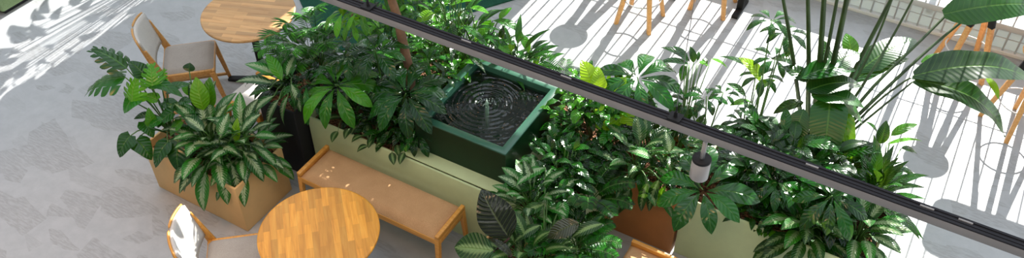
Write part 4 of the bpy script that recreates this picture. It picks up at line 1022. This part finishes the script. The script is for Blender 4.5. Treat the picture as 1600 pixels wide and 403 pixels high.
big(A_(1424, 124, 0.98), A_(1570, 214, 0.55), 0.24, 'bird', fold=0.25, arch=0.16, wav=0.03, roll=-0.2)
big(A_(1440, 98, 1.05), A_(1508, 96, 1.0), 0.10, 'bright', fold=0.2, arch=0.12)
big(A_(1540, 120, 0.95), A_(1560, 155, 0.86), 0.07, 'lime', fold=0.2, shape='oval')
big(A_(1342, 112, 0.9), A_(1432, 62, 0.95), 0.22, 'bird', fold=0.2, arch=0.1)
big(A_(1330, 128, 0.86), A_(1420, 92, 0.9), 0.16, 'umb', fold=0.3, arch=0.1)
big(A_(1285, 112, 1.12), A_(1345, 84, 1.15), 0.20, 'bird', fold=0.2)
big(A_(1250, 122, 1.15), A_(1338, 110, 1.12), 0.20, 'umb', fold=0.25, shape='oval')
big(A_(1262, 142, 1.10), A_(1346, 134, 1.05), 0.20, 'bird', fold=0.25)
big(A_(1268, 150, 1.08), A_(1350, 168, 0.98), 0.20, 'bird', fold=0.3)
big(A_(1292, 152, 1.08), A_(1348, 196, 0.85), 0.20, 'bird', fold=0.2)
big(A_(1298, 150, 1.08), A_(1286, 262, 0.75), 0.24, 'bird', fold=0.12, up=(0, -0.6, 0.8))
big(A_(1315, 170, 1.02), A_(1322, 262, 0.72), 0.15, 'bright', fold=0.2, up=(0, -0.6, 0.8))
big(A_(1256, 170, 1.0), A_(1232, 240, 0.75), 0.17, 'bird', fold=0.2, shape='oval', up=(0, -0.6, 0.8))
big(A_(1262, 128, 1.12), A_(1222, 104, 1.15), 0.15, 'umb', fold=0.2, shape='oval')
big(A_(1256, 160, 0.9), A_(1208, 178, 0.8), 0.11, 'deep', fold=0.2, shape='oval')
big(A_(1240, 96, 1.05), A_(1204, 92, 1.0), 0.11, 'deep', fold=0.2, shape='oval')
big(A_(1290, 95, 1.0), A_(1282, 62, 1.15), 0.13, 'umb', shape='oval')
big(A_(1330, 92, 1.0), A_(1322, 52, 1.1), 0.13, 'bright', shape='oval')

# ---- the plant whose shadow falls on the sunlit floor at the top left (stands beyond the frame)
rosette('leafy_shrub', 'potted shrub in front of the far left window, above the picture, casting its leaf shadow', 'plant', (-6.85, 6.25, 0.35), 'umb', 70, 0.24, 0.12, H=(0.95, 1.55), R=(0.05, 0.5), droop=(0.9, -0.6))
pt = empty('plant_pot', (-6.85, 6.25, 0)); tag(pt, 'round sand coloured pot of the shrub by the far left window', 'pot')
MB().lathe([(0.14, 0.0), (0.2, 0.36), (0.205, 0.40), (0.19, 0.40), (0.18, 0.34), (0.0005, 0.34)], (-6.85, 6.25, 0)).build('pot', M['tan'], pt)

# string of warm bulbs added out of view to mirror as dots in the water
reseed(); sl = empty('added_bulb_string', (-4.7, 6.1, 3.9)); tag(sl, 'added string of small warm bulbs, out of view, to mirror in the fountain water', 'lights')
bm_ = nm('warm_bulb', (1, 0.6, 0.3)); P(bm_).inputs['Emission Color'].default_value = (1.0, 0.45, 0.16, 1); P(bm_).inputs['Emission Strength'].default_value = 45
wl = 0.82; pts = []
for px, py in [(688, 186), (694, 179), (699, 174), (705, 181), (701, 188), (709, 190), (712, 183), (697, 168), (692, 194), (728, 160), (735, 167), (740, 174), (731, 172), (744, 168), (715, 194), (806, 152), (790, 160)]:
    q = at(px, py, wl); k = random.uniform(0.62, 0.72); pts.append(Vector((q.x * (1 + k), q.y * (1 + k), wl + (CAMH - wl) * k)))
for q in pts: MB().lathe([(0.001, -0.014), (0.011, -0.008), (0.014, 0), (0.011, 0.008), (0.001, 0.014)], q, 10).build('bulb', bm_, sl)
MB().tube(sorted(pts, key=lambda v: v.x), 0.002, 5).build('cable', M['black_metal'], sl)

# things of one kind share a group
GROUPS = {'planter': 'box planters between the seats', 'round_table': 'round oak tables', 'dining_chair': 'grey chairs at the round tables', 'bench': 'cushioned oak benches',
          'bar_table': 'high bar tables by the window', 'bar_stool': 'wooden stools at the bar tables', 'silver_aglaonema': 'silver leaved aglaonemas in the planters',
          'umbrella_plant': 'umbrella plants in the planters', 'leafy_plant': 'leafy plants filling the planters', 'fresh_leaved_plant': 'bright small leaved plants in the planters',
          'long_leaved_plant': 'long bladed plants behind the fountain', 'banded_calathea': 'banded calatheas in the planters', 'parlor_palm': 'small palms in the planters',
          'peace_lily': 'peace lilies at the right end', 'fern': 'ferns by the second bench', 'leafy_shrub': 'leafy shrubs'}
for o in list(C.objects):
    if o.parent is None and o.get('category'):
        g = GROUPS.get(o.name.split('.')[0])
        if g: o['group'] = g
